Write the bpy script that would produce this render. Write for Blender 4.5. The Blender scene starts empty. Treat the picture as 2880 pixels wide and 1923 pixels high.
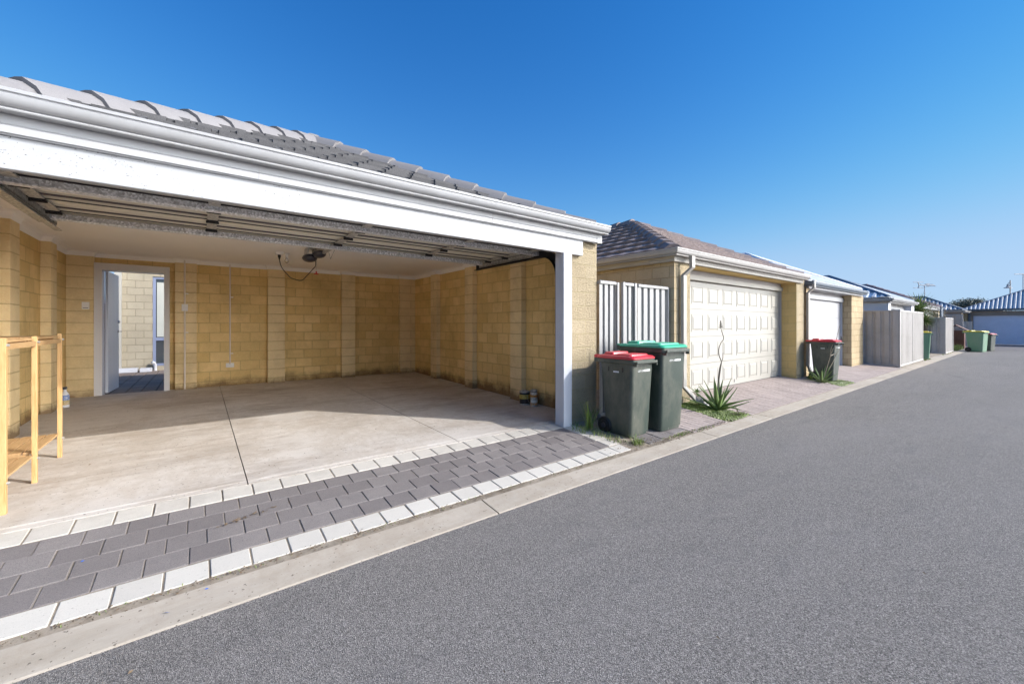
import bpy, math, random
from mathutils import Vector, Matrix
random.seed(7)
S = bpy.context.scene
COL = S.collection
R = math.radians
# ------------------------------------------------------------------ mesh builder
class MB:
    def __init__(s): s.v=[]; s.f=[]; s.cuts=[]
    def add(s, vs, fs):
        n=len(s.v); s.cuts.append((n,len(s.f))); s.v+= [tuple(p) for p in vs]; s.f+= [tuple(i+n for i in f) for f in fs]; return s
    def box(s, a, b, M=None):
        (x0,y0,z0),(x1,y1,z1)=a,b
        vs=[Vector(p) for p in [(x0,y0,z0),(x1,y0,z0),(x1,y1,z0),(x0,y1,z0),(x0,y0,z1),(x1,y0,z1),(x1,y1,z1),(x0,y1,z1)]]
        if M is not None: vs=[M@p for p in vs]
        return s.add(vs,[(0,3,2,1),(4,5,6,7),(0,1,5,4),(1,2,6,5),(2,3,7,6),(3,0,4,7)])
    def quad(s,a,b,c,d): return s.add([a,b,c,d],[(0,1,2,3)])
    def tube(s, pts, r, n=8, r2=None, cap=True):
        pts=[Vector(p) for p in pts]; m=len(pts); rings=[]
        up=Vector((0,0,1)); prev=None
        for i,p in enumerate(pts):
            t=(pts[min(i+1,m-1)]-pts[max(i-1,0)]).normalized()
            if prev is None:
                a=t.cross(up)
                if a.length<.05: a=t.cross(Vector((1,0,0)))
            else:
                a=prev-t*prev.dot(t)
                if a.length<1e-4: a=t.cross(up)
            a.normalize(); prev=a; b=t.cross(a)
            rr=r if r2 is None else r+(r2-r)*i/(m-1)
            rings.append([p+a*math.cos(2*math.pi*k/n)*rr+b*math.sin(2*math.pi*k/n)*rr for k in range(n)])
        vs=[q for g in rings for q in g]; fs=[]
        for i in range(m-1):
            for k in range(n):
                fs.append((i*n+k,i*n+(k+1)%n,(i+1)*n+(k+1)%n,(i+1)*n+k))
        if cap: fs.append(tuple(range(n))[::-1]); fs.append(tuple((m-1)*n+k for k in range(n)))
        return s.add(vs,fs)
    def lathe(s, prof, c=(0,0,0), n=20, M=None, caps=True):
        vs=[];fs=[]
        for r,z in prof:
            for k in range(n):
                p=Vector((r*math.cos(2*math.pi*k/n),r*math.sin(2*math.pi*k/n),z))
                if M is not None: p=M@p
                vs.append(p+Vector(c))
        for i in range(len(prof)-1):
            for k in range(n): fs.append((i*n+k,i*n+(k+1)%n,(i+1)*n+(k+1)%n,(i+1)*n+k))
        if caps: fs.append(tuple(range(n))[::-1]); fs.append(tuple((len(prof)-1)*n+k for k in range(n)))
        return s.add(vs,fs)
    def loft(s, rings, capa=True, capb=True):
        n=len(rings[0]); vs=[p for g in rings for p in g]; fs=[]
        for i in range(len(rings)-1):
            for k in range(n): fs.append((i*n+k,i*n+(k+1)%n,(i+1)*n+(k+1)%n,(i+1)*n+k))
        if capa: fs.append(tuple(range(n))[::-1])
        if capb: fs.append(tuple((len(rings)-1)*n+k for k in range(n)))
        return s.add(vs,fs)
    def prism(s, poly, z0, z1):   # poly in xy
        n=len(poly)
        vs=[(x,y,z0) for x,y in poly]+[(x,y,z1) for x,y in poly]
        fs=[tuple(range(n))[::-1], tuple(range(n,2*n))]+[(i,(i+1)%n,n+(i+1)%n,n+i) for i in range(n)]
        return s.add(vs,fs)
    def sweep(s, path, prof, closed=False, capends=True):
        # path: xy points ; prof: (offset to the right-hand side, z)
        m=len(path); P=[Vector((p[0],p[1])) for p in path]; nn=[]
        segs=m if closed else m-1
        for i in range(segs):
            d=(P[(i+1)%m]-P[i]).normalized(); nn.append(Vector((d.y,-d.x)))
        ms=[]
        for i in range(m):
            if closed: a,b=nn[i-1],nn[i%segs]
            else: a=nn[max(i-1,0)]; b=nn[min(i,segs-1)]
            k=1+a.dot(b); ms.append((a+b)/max(k,.2))
        vs=[];q=len(prof);fs=[]
        for i in range(m):
            for o,z in prof: w=P[i]+ms[i]*o; vs.append((w.x,w.y,z))
        for i in range(segs):
            j=(i+1)%m
            for k in range(q): k2=(k+1)%q; fs.append((i*q+k,j*q+k,j*q+k2,i*q+k2))
        if not closed and capends: fs.append(tuple(range(q))); fs.append(tuple((m-1)*q+k for k in range(q))[::-1])
        return s.add(vs,fs)
    def build(s, name, mat, parent=None, smooth=False, bevel=0, fix=False):
        me=bpy.data.meshes.new(name); me.from_pydata(s.v,[],s.f); me.materials.append(mat)
        if fix:
            import bmesh
            bm=bmesh.new(); bm.from_mesh(me); bmesh.ops.recalc_face_normals(bm,faces=bm.faces); bm.to_mesh(me); bm.free()
        me.update()
        o=bpy.data.objects.new(name,me); COL.objects.link(o)
        if smooth:
            for p in me.polygons: p.use_smooth=True
            try: me.set_sharp_from_angle(angle=R(smooth if smooth is not True else 40))
            except Exception: pass
        if bevel:
            b=o.modifiers.new('bevel','BEVEL'); b.width=bevel; b.segments=2; b.limit_method='ANGLE'; b.angle_limit=R(40)
        if parent is not None: attach(o,parent)
        return o
def attach(o,p):
    o.parent=p; o.matrix_parent_inverse=Matrix.Identity(4)
def pieces(b,name,mat,parent=None,**k):   # every solid of the builder becomes a part of its own
    c=b.cuts+[(len(b.v),len(b.f))]; out=[]
    for (v0,f0),(v1,f1) in zip(c,c[1:]):
        m=MB(); m.v=b.v[v0:v1]; m.f=[tuple(i-v0 for i in f) for f in b.f[f0:f1]]; out.append(m.build(name,mat,parent,**k))
    return out
def tag(o,label,cat,group=None,kind=None):
    if label: o['label']=label
    if cat: o['category']=cat
    if group: o['group']=group
    if kind: o['kind']=kind
    return o
def struct(o,kind='structure'): o['kind']=kind; return o
def thing(name,label,cat,loc=(0,0,0),rz=0,group=None):
    o=bpy.data.objects.new(name,None); COL.objects.link(o); o.empty_display_size=.2
    o.location=loc; o.rotation_euler=(0,0,rz); return tag(o,label,cat,group)
def dup(o,parent=None,loc=None,rz=None,label=None):
    c=o.copy(); COL.objects.link(c)
    if parent is not None: c.parent=parent
    if loc is not None: c.location=loc
    if rz is not None: c.rotation_euler=(0,0,rz)
    if label: c['label']=label
    for ch in [k for k in o.children]: dup(ch,c)
    return c
# ------------------------------------------------------------------ materials
def srgb(r,g,b): 
    f=lambda c:(c/255/12.92) if c/255<=.04045 else ((c/255+.055)/1.055)**2.4
    return (f(r),f(g),f(b),1)
class NT:
    def __init__(s,name):
        s.m=bpy.data.materials.new(name); s.m.use_nodes=True; s.t=s.m.node_tree; s.n=s.t.nodes; s.b=s.n['Principled BSDF']
    def N(s,t,**k):
        n=s.n.new(t)
        for a,v in k.items():
            if a.startswith('_'): setattr(n,a[1:],v)
            else: n.inputs[a.replace('__',' ')].default_value=v
        return n
    def L(s,a,b): s.t.links.new(a,b)
    def pos(s): return s.n.new('ShaderNodeNewGeometry').outputs['Position']
    def noise(s,vec,scale,detail=4,rough=.55,stretch=None):
        if stretch:
            mp=s.N('ShaderNodeMapping'); mp.inputs['Scale'].default_value=stretch; s.L(vec,mp.inputs['Vector']); vec=mp.outputs[0]
        n=s.N('ShaderNodeTexNoise',Scale=scale,Detail=detail,Roughness=rough); s.L(vec,n.inputs['Vector']); return n.outputs['Fac']
    def ramp(s,fac,stops,interp='LINEAR'):
        r=s.n.new('ShaderNodeValToRGB'); r.color_ramp.interpolation=interp
        e=r.color_ramp.elements
        while len(e)<len(stops): e.new(.5)
        for i,(p,c) in enumerate(stops):
            e[i].position=p; e[i].color=c if not isinstance(c,(int,float)) else (c,c,c,1)
        s.L(fac,r.inputs[0]); return r.outputs[0]
    def mix(s,fac,a,b,mode='MIX'):
        n=s.n.new('ShaderNodeMix'); n.data_type='RGBA'; n.blend_type=mode
        for i,v in ((0,fac),(6,a),(7,b)):
            if hasattr(v,'default_value') or hasattr(v,'links'): s.L(v,n.inputs[i])
            else: n.inputs[i].default_value=v
        return n.outputs[2]
    def math(s,op,a,b=0):
        n=s.n.new('ShaderNodeMath'); n.operation=op
        for i,v in ((0,a),(1,b)):
            if isinstance(v,(int,float)): n.inputs[i].default_value=v
            else: s.L(v,n.inputs[i])
        return n.outputs[0]
    def bump(s,h,strength=.3,dist=.01,prev=None):
        n=s.N('ShaderNodeBump',Strength=strength,Distance=dist); s.L(h,n.inputs['Height'])
        if prev is not None: s.L(prev,n.inputs['Normal'])
        return n.outputs[0]
    def done(s,col=None,rough=.6,metal=0,normal=None,spec=.5):
        b=s.b
        if col is not None:
            if isinstance(col,tuple): b.inputs['Base Color'].default_value=col
            else: s.L(col,b.inputs['Base Color'])
        if isinstance(rough,(int,float)): b.inputs['Roughness'].default_value=rough
        else: s.L(rough,b.inputs['Roughness'])
        b.inputs['Metallic'].default_value=metal; b.inputs['Specular IOR Level'].default_value=spec
        if normal is not None: s.L(normal,b.inputs['Normal'])
        return s.m
def m_paint(name,c,rough=.45,var=.06,scale=3,bump=.05,speck=0,streak=None,metal=0,dirt=None):
    t=NT(name); p=t.pos()
    n=t.noise(p,scale,5,.6,streak)
    lo=tuple(max(0,x*(1-var)) for x in c[:3])+(1,); hi=tuple(min(1,x*(1+var)) for x in c[:3])+(1,)
    col=t.ramp(n,[(.3,lo),(.7,hi)])
    if speck:
        f=t.noise(p,60,2,.5,(1,1,2.5)); cl=t.noise(p,2.2,3,.6)
        f2=t.math('ADD',f,t.math('MULTIPLY',cl,.35)); k=t.ramp(f2,[(.93-speck,0),(.95-speck,1)])
        col=t.mix(k,col,(.09,.08,.07,1))
    if dirt:
        d=t.noise(p,1.3,6,.7); k=t.ramp(d,[(.5,0),(.75,dirt)]); col=t.mix(k,col,(.18,.15,.11,1))
    nb=t.bump(t.noise(p,180,3),bump,.002)
    return t.done(col,rough,metal,nb)
def wall_uv(t):
    g=t.n.new('ShaderNodeNewGeometry'); sp=t.n.new('ShaderNodeSeparateXYZ'); t.L(g.outputs['Position'],sp.inputs[0])
    sn=t.n.new('ShaderNodeSeparateXYZ'); t.L(g.outputs['Normal'],sn.inputs[0])
    ax=t.math('ABSOLUTE',sn.outputs[0]); isx=t.math('GREATER_THAN',ax,.5)
    u=t.math('ADD',t.math('MULTIPLY',sp.outputs[1],isx),t.math('MULTIPLY',sp.outputs[0],t.math('SUBTRACT',1,isx)))
    c=t.n.new('ShaderNodeCombineXYZ'); t.L(u,c.inputs[0]); t.L(sp.outputs[2],c.inputs[1])
    return c.outputs[0],g.outputs['Position'],sp
def m_brick(name,c1,c2,mortar,bw=.312,bh=.178,off=(0,0.03),rug=.5,base_dirt=None,vert=False,bumpd=.012,mort=.007,horiz=False):
    t=NT(name); uv,p,sp=wall_uv(t)
    mp=t.N('ShaderNodeMapping'); mp.inputs['Location'].default_value=(off[0],off[1],0); t.L(uv,mp.inputs['Vector'])
    b=t.N('ShaderNodeTexBrick',Scale=1.0); b.offset=.5
    b.inputs['Brick Width'].default_value=bw; b.inputs['Row Height'].default_value=bh
    b.inputs['Mortar Size'].default_value=mort; b.inputs['Mortar Smooth'].default_value=.25; b.inputs['Bias'].default_value=0
    b.inputs['Color1'].default_value=c1; b.inputs['Color2'].default_value=c2; b.inputs['Mortar'].default_value=mortar
    wv=t.N('ShaderNodeTexNoise',Scale=3.0); t.L(p,wv.inputs['Vector'])
    vm=t.n.new('ShaderNodeVectorMath'); vm.operation='MULTIPLY_ADD'; t.L(wv.outputs['Color'],vm.inputs[0]); vm.inputs[1].default_value=(.012,.012,0); t.L(mp.outputs[0],vm.inputs[2])
    t.L(vm.outputs[0],b.inputs['Vector'])
    n1=t.noise(p,1.6,6,.65); n2=t.noise(p,70,4,.7)
    col=t.mix(t.ramp(n1,[(.25,0),(.8,.75)]),b.outputs['Color'],tuple(x*.62 for x in c2[:3])+(1,))
    col=t.mix(t.ramp(n2,[(.3,.0),(.75,.28)]),col,tuple(min(1,x*1.35) for x in c1[:3])+(1,))
    if horiz:   # split-face pock marks
        q=t.noise(uv,22,5,.75,(1,2.6,1)); pk=t.ramp(q,[(.33,1),(.42,0)]); col=t.mix(t.math('MULTIPLY',pk,.6),col,tuple(x*.38 for x in c2[:3])+(1,))
    if base_dirt:
        z0,z1=base_dirt
        dn=t.noise(p,3.5,6,.7); mr=t.N('ShaderNodeMapRange'); mr.inputs['From Min'].default_value=z1; mr.inputs['From Max'].default_value=z0; t.L(sp.outputs[2],mr.inputs['Value'])
        k=t.ramp(t.math('MULTIPLY',mr.outputs[0],t.math('ADD',dn,.15)),[(.30,0),(.55,.8)])
        col=t.mix(k,col,(.11,.055,.03,1))
        dn2=t.noise(p,1.1,5,.7); k2=t.ramp(dn2,[(.52,0),(.75,.4)]); col=t.mix(k2,col,(.34,.22,.09,1))
    hs=t.noise(uv,28,5,.75,(1,2.2,1)) if horiz else (t.noise(uv,30,4,.7,(2.6,.35,1)) if vert else t.noise(p,35,5,.7))
    h=t.math('ADD',t.math('MULTIPLY',t.math('SUBTRACT',1,b.outputs['Fac']),.8),t.math('MULTIPLY',hs,rug))
    nb=t.bump(h,.8,bumpd); nb=t.bump(n2,.25,.003,nb)
    return t.done(col,.93,0,nb,.2)
def m_concrete(name,c,stain=.5,joint_y=None,streak=(1,1,1),sc=1,dark=(.16,.13,.10,1)):
    t=NT(name); p=t.pos()
    n1=t.noise(p,.9*sc,8,.68,streak); n2=t.noise(p,5*sc,6,.7,streak); n3=t.noise(p,220,3,.6)
    col=t.ramp(n1,[(.25,tuple(x*.80 for x in c[:3])+(1,)),(.55,c),(.8,tuple(min(1,x*1.12) for x in c[:3])+(1,))])
    col=t.mix(t.ramp(n2,[(.42,0),(.68,.35)]),col,tuple(x*a for x,a in zip(c[:3],(.78,.74,.7)))+(1,))
    st=t.noise(p,1.7,7,.75,streak); k=t.ramp(st,[(.49,0),(.68,stain)]); col=t.mix(k,col,dark)
    s2=t.noise(p,.55*sc,7,.8,(1.3,.8,1)); col=t.mix(t.ramp(s2,[(.46,0),(.57,stain*.6),(.62,.1),(.75,stain*.6)]),col,tuple(x*y for x,y in zip(c[:3],(.62,.55,.47)))+(1,))
    s3=t.noise(p,13,5,.8,(.5,2.2,1)); col=t.mix(t.ramp(s3,[(.62,0),(.70,.55*stain)]),col,dark)
    v=t.noise(p,55,2,.5); col=t.mix(t.ramp(v,[(.68,0),(.71,.8)]),col,(.10,.08,.06,1))
    col=t.mix(t.ramp(n3,[(.3,.0),(.7,.16)]),col,tuple(x*.6 for x in c[:3])+(1,))
    if joint_y:
        sp=t.n.new('ShaderNodeSeparateXYZ'); t.L(p,sp.inputs[0])
        d=t.math('ABSOLUTE',t.math('SUBTRACT',sp.outputs[1],joint_y)); k=t.math('LESS_THAN',d,.004)
        col=t.mix(t.math('MULTIPLY',k,.5),col,tuple(x*.5 for x in c[:3])+(1,))
    nb=t.bump(t.math('ADD',n3,t.math('MULTIPLY',n2,.6)),.35,.004)
    return t.done(col,.9,0,nb,.25)
def m_island(name,c1,c2,speck=(.05,.05,.05,1),sp_amt=.5,rough=.92,bumpd=.003,edge=None,nscale=250,dirt=.25):
    t=NT(name); g=t.n.new('ShaderNodeNewGeometry'); p=g.outputs['Position']
    col=t.mix(g.outputs['Random Per Island'],c1,c2)
    n1=t.noise(p,3.2,6,.7); col=t.mix(t.ramp(n1,[(.45,0),(.75,dirt)]),col,tuple(x*.55 for x in c1[:3])+(1,))
    n3=t.noise(p,nscale,3,.75); col=t.mix(t.ramp(n3,[(.38,sp_amt),(.56,0)]),col,speck)
    n4=t.noise(p,110,2,.5); col=t.mix(t.ramp(n4,[(.69,0),(.72,.7)]),col,speck)
    return t.done(col,rough,0,t.bump(n3,.5,bumpd),.25)
def m_asphalt(name):
    t=NT(name); p=t.pos()
    v=t.N('ShaderNodeTexVoronoi',Scale=280.0); t.L(p,v.inputs['Vector'])
    w=t.n.new('ShaderNodeRGBToBW'); t.L(v.outputs['Color'],w.inputs[0])
    col=t.ramp(w.outputs[0],[(.12,(.07,.065,.062,1)),(.4,(.185,.170,.157,1)),(.62,(.285,.262,.241,1)),(.95,(.56,.52,.48,1))])
    n=t.noise(p,420,2,.7); col=t.mix(t.ramp(n,[(.35,.6),(.55,0)]),col,(.02,.02,.025,1))
    big=t.noise(p,.35,6,.7,(.5,1.4,1)); col=t.mix(t.ramp(big,[(.38,.0),(.70,.35)]),col,(.30,.28,.27,1))
    med=t.noise(p,2.3,6,.75,(.6,1.6,1)); col=t.mix(t.ramp(med,[(.52,0),(.75,.28)]),col,(.09,.09,.1,1))
    dust=t.noise(p,.9,7,.75,(.5,2.5,1)); col=t.mix(t.ramp(dust,[(.60,0),(.78,.35)]),col,(.42,.38,.34,1))
    oil=t.noise(p,.8,4,.6,(1,1.3,1)); col=t.mix(t.ramp(oil,[(.66,0),(.74,.4)]),col,(.06,.06,.062,1))
    pale=t.noise(p,30,2,.5); col=t.mix(t.ramp(pale,[(.74,0),(.77,.6)]),col,(.55,.5,.45,1))
    h=t.math('ADD',v.outputs['Distance'],t.math('MULTIPLY',n,.5))
    return t.done(col,.93,0,t.bump(h,.75,.006),.2)
def m_wood(name,c1,c2,axis='z',rough=.6):
    t=NT(name); g=t.n.new('ShaderNodeNewGeometry'); p=g.outputs['Position']
    st={'z':(14,14,1),'y':(14,1,14),'x':(1,14,14)}[axis]
    n=t.noise(p,4,6,.65,st); n2=t.noise(p,9,4,.6,st); kn=t.N('ShaderNodeTexVoronoi',Scale=5.0); t.L(p,kn.inputs['Vector'])
    col=t.ramp(n,[(.3,c2),(.48,c1),(.62,c2),(.75,c1)])
    col=t.mix(t.math('MULTIPLY',g.outputs['Random Per Island'],.5),col,tuple(x*.75 for x in c2[:3])+(1,))
    col=t.mix(t.ramp(kn.outputs['Distance'],[(.05,.8),(.09,0)]),col,(.10,.05,.02,1))
    return t.done(col,rough,0,t.bump(n2,.25,.002))
def m_galv(name,c,metal=.75,rough=.45):
    t=NT(name); p=t.pos(); v=t.N('ShaderNodeTexVoronoi',Scale=75.0); t.L(p,v.inputs['Vector'])
    w=t.n.new('ShaderNodeRGBToBW'); t.L(v.outputs['Color'],w.inputs[0])
    n=t.noise(p,2.5,5,.6,(1,3,3))
    col=t.ramp(w.outputs[0],[(.1,tuple(x*.6 for x in c[:3])+(1,)),(.5,c),(.9,tuple(min(1,x*1.5) for x in c[:3])+(1,))])
    col=t.mix(t.ramp(n,[(.4,0),(.7,.4)]),col,tuple(x*.6 for x in c[:3])+(1,))
    return t.done(col,rough,metal,t.bump(w.outputs[0],.15,.001))
def m_plastic(name,c,rough=.45,dust=.3,bump=.15):
    t=NT(name); p=t.pos(); n=t.noise(p,3,6,.7,(1,1,.5)); n2=t.noise(p,300,2,.5)
    col=t.mix(t.ramp(n,[(.4,0),(.75,dust)]),c,(.33,.29,.23,1))
    col=t.mix(t.ramp(n2,[(.45,0),(.75,.25)]),col,tuple(min(1,x*2+.03) for x in c[:3])+(1,))
    sc=t.noise(p,18,4,.6,(1,1,.15)); col=t.mix(t.ramp(sc,[(.68,0),(.74,.25)]),col,(.5,.48,.42,1))
    return t.done(col,rough,0,t.bump(n2,bump,.002))
def m_leaf(name,c1,c2,c3=None,rough=.5,scale=6):
    t=NT(name); g=t.n.new('ShaderNodeNewGeometry'); p=g.outputs['Position']
    col=t.mix(g.outputs['Random Per Island'],c1,c2)
    if c3: col=t.mix(t.ramp(t.noise(p,scale,4,.6),[(.5,0),(.7,.8)]),col,c3)
    t.b.inputs['Subsurface Weight'].default_value=0
    return t.done(col,rough,0)
# palette
WHITE=srgb(236,238,242)
M={}
M['white']=m_paint('white_paint',(.43,.43,.44,1),.4,.03)
M['beam']=m_paint('flaking_white_paint',(.41,.415,.43,1),.55,.06,1.5,.12,speck=.045,streak=(.4,1,2))
M['fascia']=m_paint('white_colour_steel',(.43,.43,.44,1),.45,.03)
M['gutter']=m_paint('white_gutter_steel',(.40,.40,.41,1),.32,.06,1.2,.03,dirt=.25)
M['post']=m_paint('blue_white_post',(.55,.565,.61,1),.55,.04)
M['ceil']=m_paint('ceiling_white',(.90,.87,.84,1),.8,.03,1.0)
M['br_in']=m_brick('yellow_limestone_block',(.94,.67,.32,1),(.76,.50,.20,1),(.60,.41,.18,1),base_dirt=(.16,.62),vert=True,rug=.6,bumpd=.014)
M['br_pil']=m_brick('pale_limestone_pilaster',(.92,.71,.42,1),(.86,.64,.35,1),(.56,.38,.19,1),bw=4.0,off=(2.0,.03),base_dirt=(.17,.5),rug=.55,bumpd=.014)
M['br_out']=m_brick('cream_split_face_block',(.52,.43,.295,1),(.45,.365,.24,1),(.50,.41,.235,1),off=(.06,.0),rug=1.3,horiz=True,bumpd=.03,mort=.006)
M['br_two']=m_brick('fawn_block',(.55,.44,.29,1),(.48,.375,.235,1),(.36,.27,.15,1),rug=.7,horiz=True,bumpd=.015)
M['br_yel']=m_brick('ochre_block',(.72,.53,.24,1),(.64,.45,.18,1),(.50,.38,.18,1),bw=.32,rug=.5,bumpd=.012)
M['br_tan']=m_brick('tan_block',(.52,.41,.26,1),(.44,.34,.21,1),(.26,.19,.10,1),bw=.19,rug=.4)
M['br_court']=m_brick('pale_cream_block',(.40,.35,.265,1),(.36,.31,.23,1),(.22,.18,.125,1),rug=.6,bumpd=.012)
M['br_far']=m_brick('brown_far_brick',(.36,.29,.24,1),(.30,.24,.20,1),(.35,.3,.25,1),bw=.24,bh=.086,rug=.3)
M['slab']=m_concrete('worn_concrete',(.62,.575,.53,1),.75,joint_y=5.55,streak=(.45,1.2,1),sc=1.4,dark=(.27,.21,.16,1))
M['kerb']=m_concrete('kerb_concrete',(.46,.405,.34,1),.5,streak=(.5,1.6,1),sc=2,dark=(.30,.26,.20,1))
M['asphalt']=m_asphalt('asphalt')
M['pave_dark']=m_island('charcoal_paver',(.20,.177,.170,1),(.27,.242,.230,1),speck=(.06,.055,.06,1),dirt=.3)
M['pave_white']=m_island('white_paver',(.54,.505,.455,1),(.60,.565,.51,1),speck=(.30,.28,.25,1),sp_amt=.2,dirt=.15)
M['pave_light']=m_island('weathered_pale_paver',(.54,.50,.45,1),(.58,.545,.49,1),speck=(.33,.29,.24,1),sp_amt=.3,dirt=.5)
M['pave_brick']=m_island('pink_grey_paver',(.36,.30,.275,1),(.44,.365,.335,1),speck=(.2,.16,.14,1),sp_amt=.3,dirt=.25)
M['pave_court']=m_island('courtyard_paver',(.22,.17,.14,1),(.28,.22,.185,1),dirt=.3)
M['sand']=m_concrete('joint_sand',(.36,.31,.25,1),.9,sc=14,dark=(.08,.065,.05,1))
M['soil']=m_concrete('dark_soil',(.10,.085,.065,1),.6,sc=6)
M['dirt']=m_concrete('sandy_dirt',(.30,.255,.20,1),.6,sc=3,dark=(.13,.10,.07,1))
M['tile_g']=m_island('grey_roof_tile',(.13,.128,.135,1),(.19,.187,.195,1),speck=(.09,.09,.09,1),sp_amt=.55,nscale=130,bumpd=.006)
M['tile_cap']=m_island('grey_ridge_cap',(.215,.205,.21,1),(.25,.24,.245,1),speck=(.15,.15,.15,1),sp_amt=.3,nscale=180,dirt=.2)
M['tile_b']=m_island('brown_roof_tile',(.23,.19,.185,1),(.30,.25,.24,1),speck=(.12,.09,.09,1),sp_amt=.35,nscale=120,dirt=.35)
M['tile_p']=m_island('plum_roof_tile',(.13,.10,.13,1),(.17,.13,.16,1),sp_amt=.2)
M['roof_white']=m_paint('pale_steel_roof',(.66,.68,.70,1),.5,.04)
M['roof_blue']=m_paint('blue_steel_trim',(.13,.16,.20,1),.4,.04)
M['roof_far']=m_paint('pale_blue_steel_roof',(.40,.42,.45,1),.45,.04)
M['gut2']=m_paint('beige_gutter_steel',(.40,.38,.365,1),.4,.06,dirt=.2)
M['fasc2']=m_paint('cream_fascia_steel',(.36,.335,.30,1),.5,.05)
M['cream']=m_paint('cream_door_steel',(.385,.365,.325,1),.5,.025)
M['door_w']=m_paint('white_flat_door',(.40,.40,.42,1),.5,.02)
M['door_b']=m_paint('blue_far_door',(.64,.67,.80,1),.5,.04)
M['grey_pan']=m_paint('grey_infill_board',(.42,.40,.40,1),.6,.06)
M['fence']=m_paint('pale_grey_fence_steel',(.31,.305,.30,1),.45,.04,dirt=.12)
M['fence2']=m_paint('stone_grey_fence_steel',(.43,.40,.375,1),.45,.08,6,streak=(3,3,.3),dirt=.35)
M['galv']=m_galv('galvanised_steel',(.62,.63,.66,1),.1,.4)
M['galv2']=m_galv('dull_galvanised_steel',(.44,.43,.41,1),.3,.45)
M['black']=m_paint('black_rubber',(.012,.012,.014,1),.5,.2)
M['darkwood']=m_wood('weathered_dark_timber',(.10,.085,.10,1),(.05,.04,.05,1),'x',.8)
M['panelback']=m_paint('beige_door_panel_back',(.70,.66,.57,1),.4,.06,2,streak=(.3,6,6))
M['pine']=m_wood('raw_pine',(.60,.39,.18,1),(.47,.27,.10,1),'z')
M['pine_y']=m_wood('raw_pine_slat',(.52,.34,.17,1),(.42,.25,.11,1),'y')
M['bin_dark']=m_plastic('dark_green_bin',(.030,.045,.036,1),.40,.36)
M['bin_light']=m_plastic('mid_green_bin',(.12,.25,.15,1),.45,.3)
M['lid_red']=m_plastic('red_lid',(.55,.02,.035,1),.35,.12)
M['lid_green']=m_plastic('green_lid',(.03,.38,.22,1),.35,.12)
M['lid_yellow']=m_plastic('yellow_lid',(.80,.60,.02,1),.4,.1)
M['sticker']=m_paint('white_sticker',(.8,.8,.8,1),.5,.02)
M['conduit']=m_paint('white_conduit',(.74,.66,.60,1),.4,.03)
M['outlet']=m_paint('white_outlet',(.80,.78,.76,1),.35,.02)
M['doorleaf']=m_paint('grey_white_door_leaf',(.52,.53,.58,1),.3,.05,1.2)
M['frame']=m_paint('grey_white_frame',(.66,.64,.64,1),.4,.03)
M['chrome']=m_paint('satin_chrome',(.55,.55,.55,1),.22,.05,metal=1)
M['alu']=m_paint('blue_grey_window_frame',(.20,.23,.34,1),.4,.05)
M['motor']=m_paint('dark_motor_plastic',(.035,.035,.05,1),.3,.1)
M['red']=m_paint('red_plastic',(.55,.02,.02,1),.4,.05)
M['aloe']=m_leaf('agave_leaf',(.10,.17,.05,1),(.17,.25,.08,1),(.24,.26,.13,1))
M['moss']=m_leaf('moss_green',(.11,.17,.015,1),(.20,.26,.03,1),(.07,.11,.015,1))
M['grass']=m_leaf('grass_green',(.12,.20,.03,1),(.22,.28,.06,1),(.35,.32,.14,1))
M['dry']=m_leaf('dry_stalk',(.30,.25,.17,1),(.20,.16,.11,1))
M['darkstalk']=m_leaf('dark_stalk',(.08,.075,.06,1),(.13,.11,.08,1))
M['yucca']=m_leaf('yucca_leaf',(.09,.16,.04,1),(.19,.25,.07,1),(.35,.36,.16,1))
M['treeleaf']=m_leaf('tree_leaf',(.06,.075,.045,1),(.12,.13,.085,1),(.16,.15,.11,1))
M['bark']=m_paint('bark',(.16,.12,.09,1),.9,.3,8)
M['brownwood']=m_wood('red_brown_timber',(.17,.065,.045,1),(.10,.035,.025,1),'z')
M['leaflit']=m_leaf('dead_leaf',(.09,.06,.04,1),(.20,.14,.08,1))
M['bluebit']=m_paint('blue_plastic_scrap',(.02,.12,.5,1),.4,.05)
M['pipe']=m_paint('grey_pvc',(.55,.55,.58,1),.4,.05)
def glass(name,c=(.05,.06,.07,1)):
    t=NT(name); return t.done(c,.06,0,None,.8)
M['glass']=glass('dark_window_glass')
M['blind']=m_paint('roller_blind',(.42,.42,.38,1),.7,.05)
# ------------------------------------------------------------------ ground
def pz(y): return .087*(y-2.35)                       # paving plane rising from the kerb
def slz(y): return .127+.018*(y-3.8)                  # slab plane
struct(MB().quad((-500,-500,-.12),(500,-500,-.12),(500,500,-.12),(-500,500,-.12)).build('ground',M['dirt']))
b=MB()
ys=[-9,-4,0,1.4,2.366]
b.quad((-40,-14,0),(31.2,-14,0),(31.2,2.366,0),(-40,2.366,0))
b.quad((31.2,-14,0),(60,-14,0),(60,2.366,0),(31.2,2.366,0))
b.quad((31.2,2.366,0),(60,2.366,0),(60,6,0),(31.2,6,0))
struct(b.build('lane',M['asphalt']))
# kerb in cast lengths
b=MB(); x=-14.0
xs=[-14]; 
joint=[-8.2,-4.4,-1.95,1.70,4.95,6.6,9.6,12.3,15,18,21,24,27,29.5,31.1]
prev=-14
for j in joint:
    x0,x1=prev+.006,j-.006; prev=j
    pr_=[(2.366,-.05),(2.366,.0015),(2.376,.006),(2.50,.016),(2.588,.026),(2.60,.018),(2.60,-.05)]
    vs=[(x0,y,z) for y,z in pr_]+[(x1,y,z) for y,z in pr_]; n=len(pr_)
    fs=[(i,(i+1)%n,n+(i+1)%n,n+i) for i in range(n)]+[tuple(range(n))[::-1],tuple(range(n,2*n))]
    b.add(vs,fs)
struct(b.build('kerb',M['kerb'],fix=True))
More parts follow.
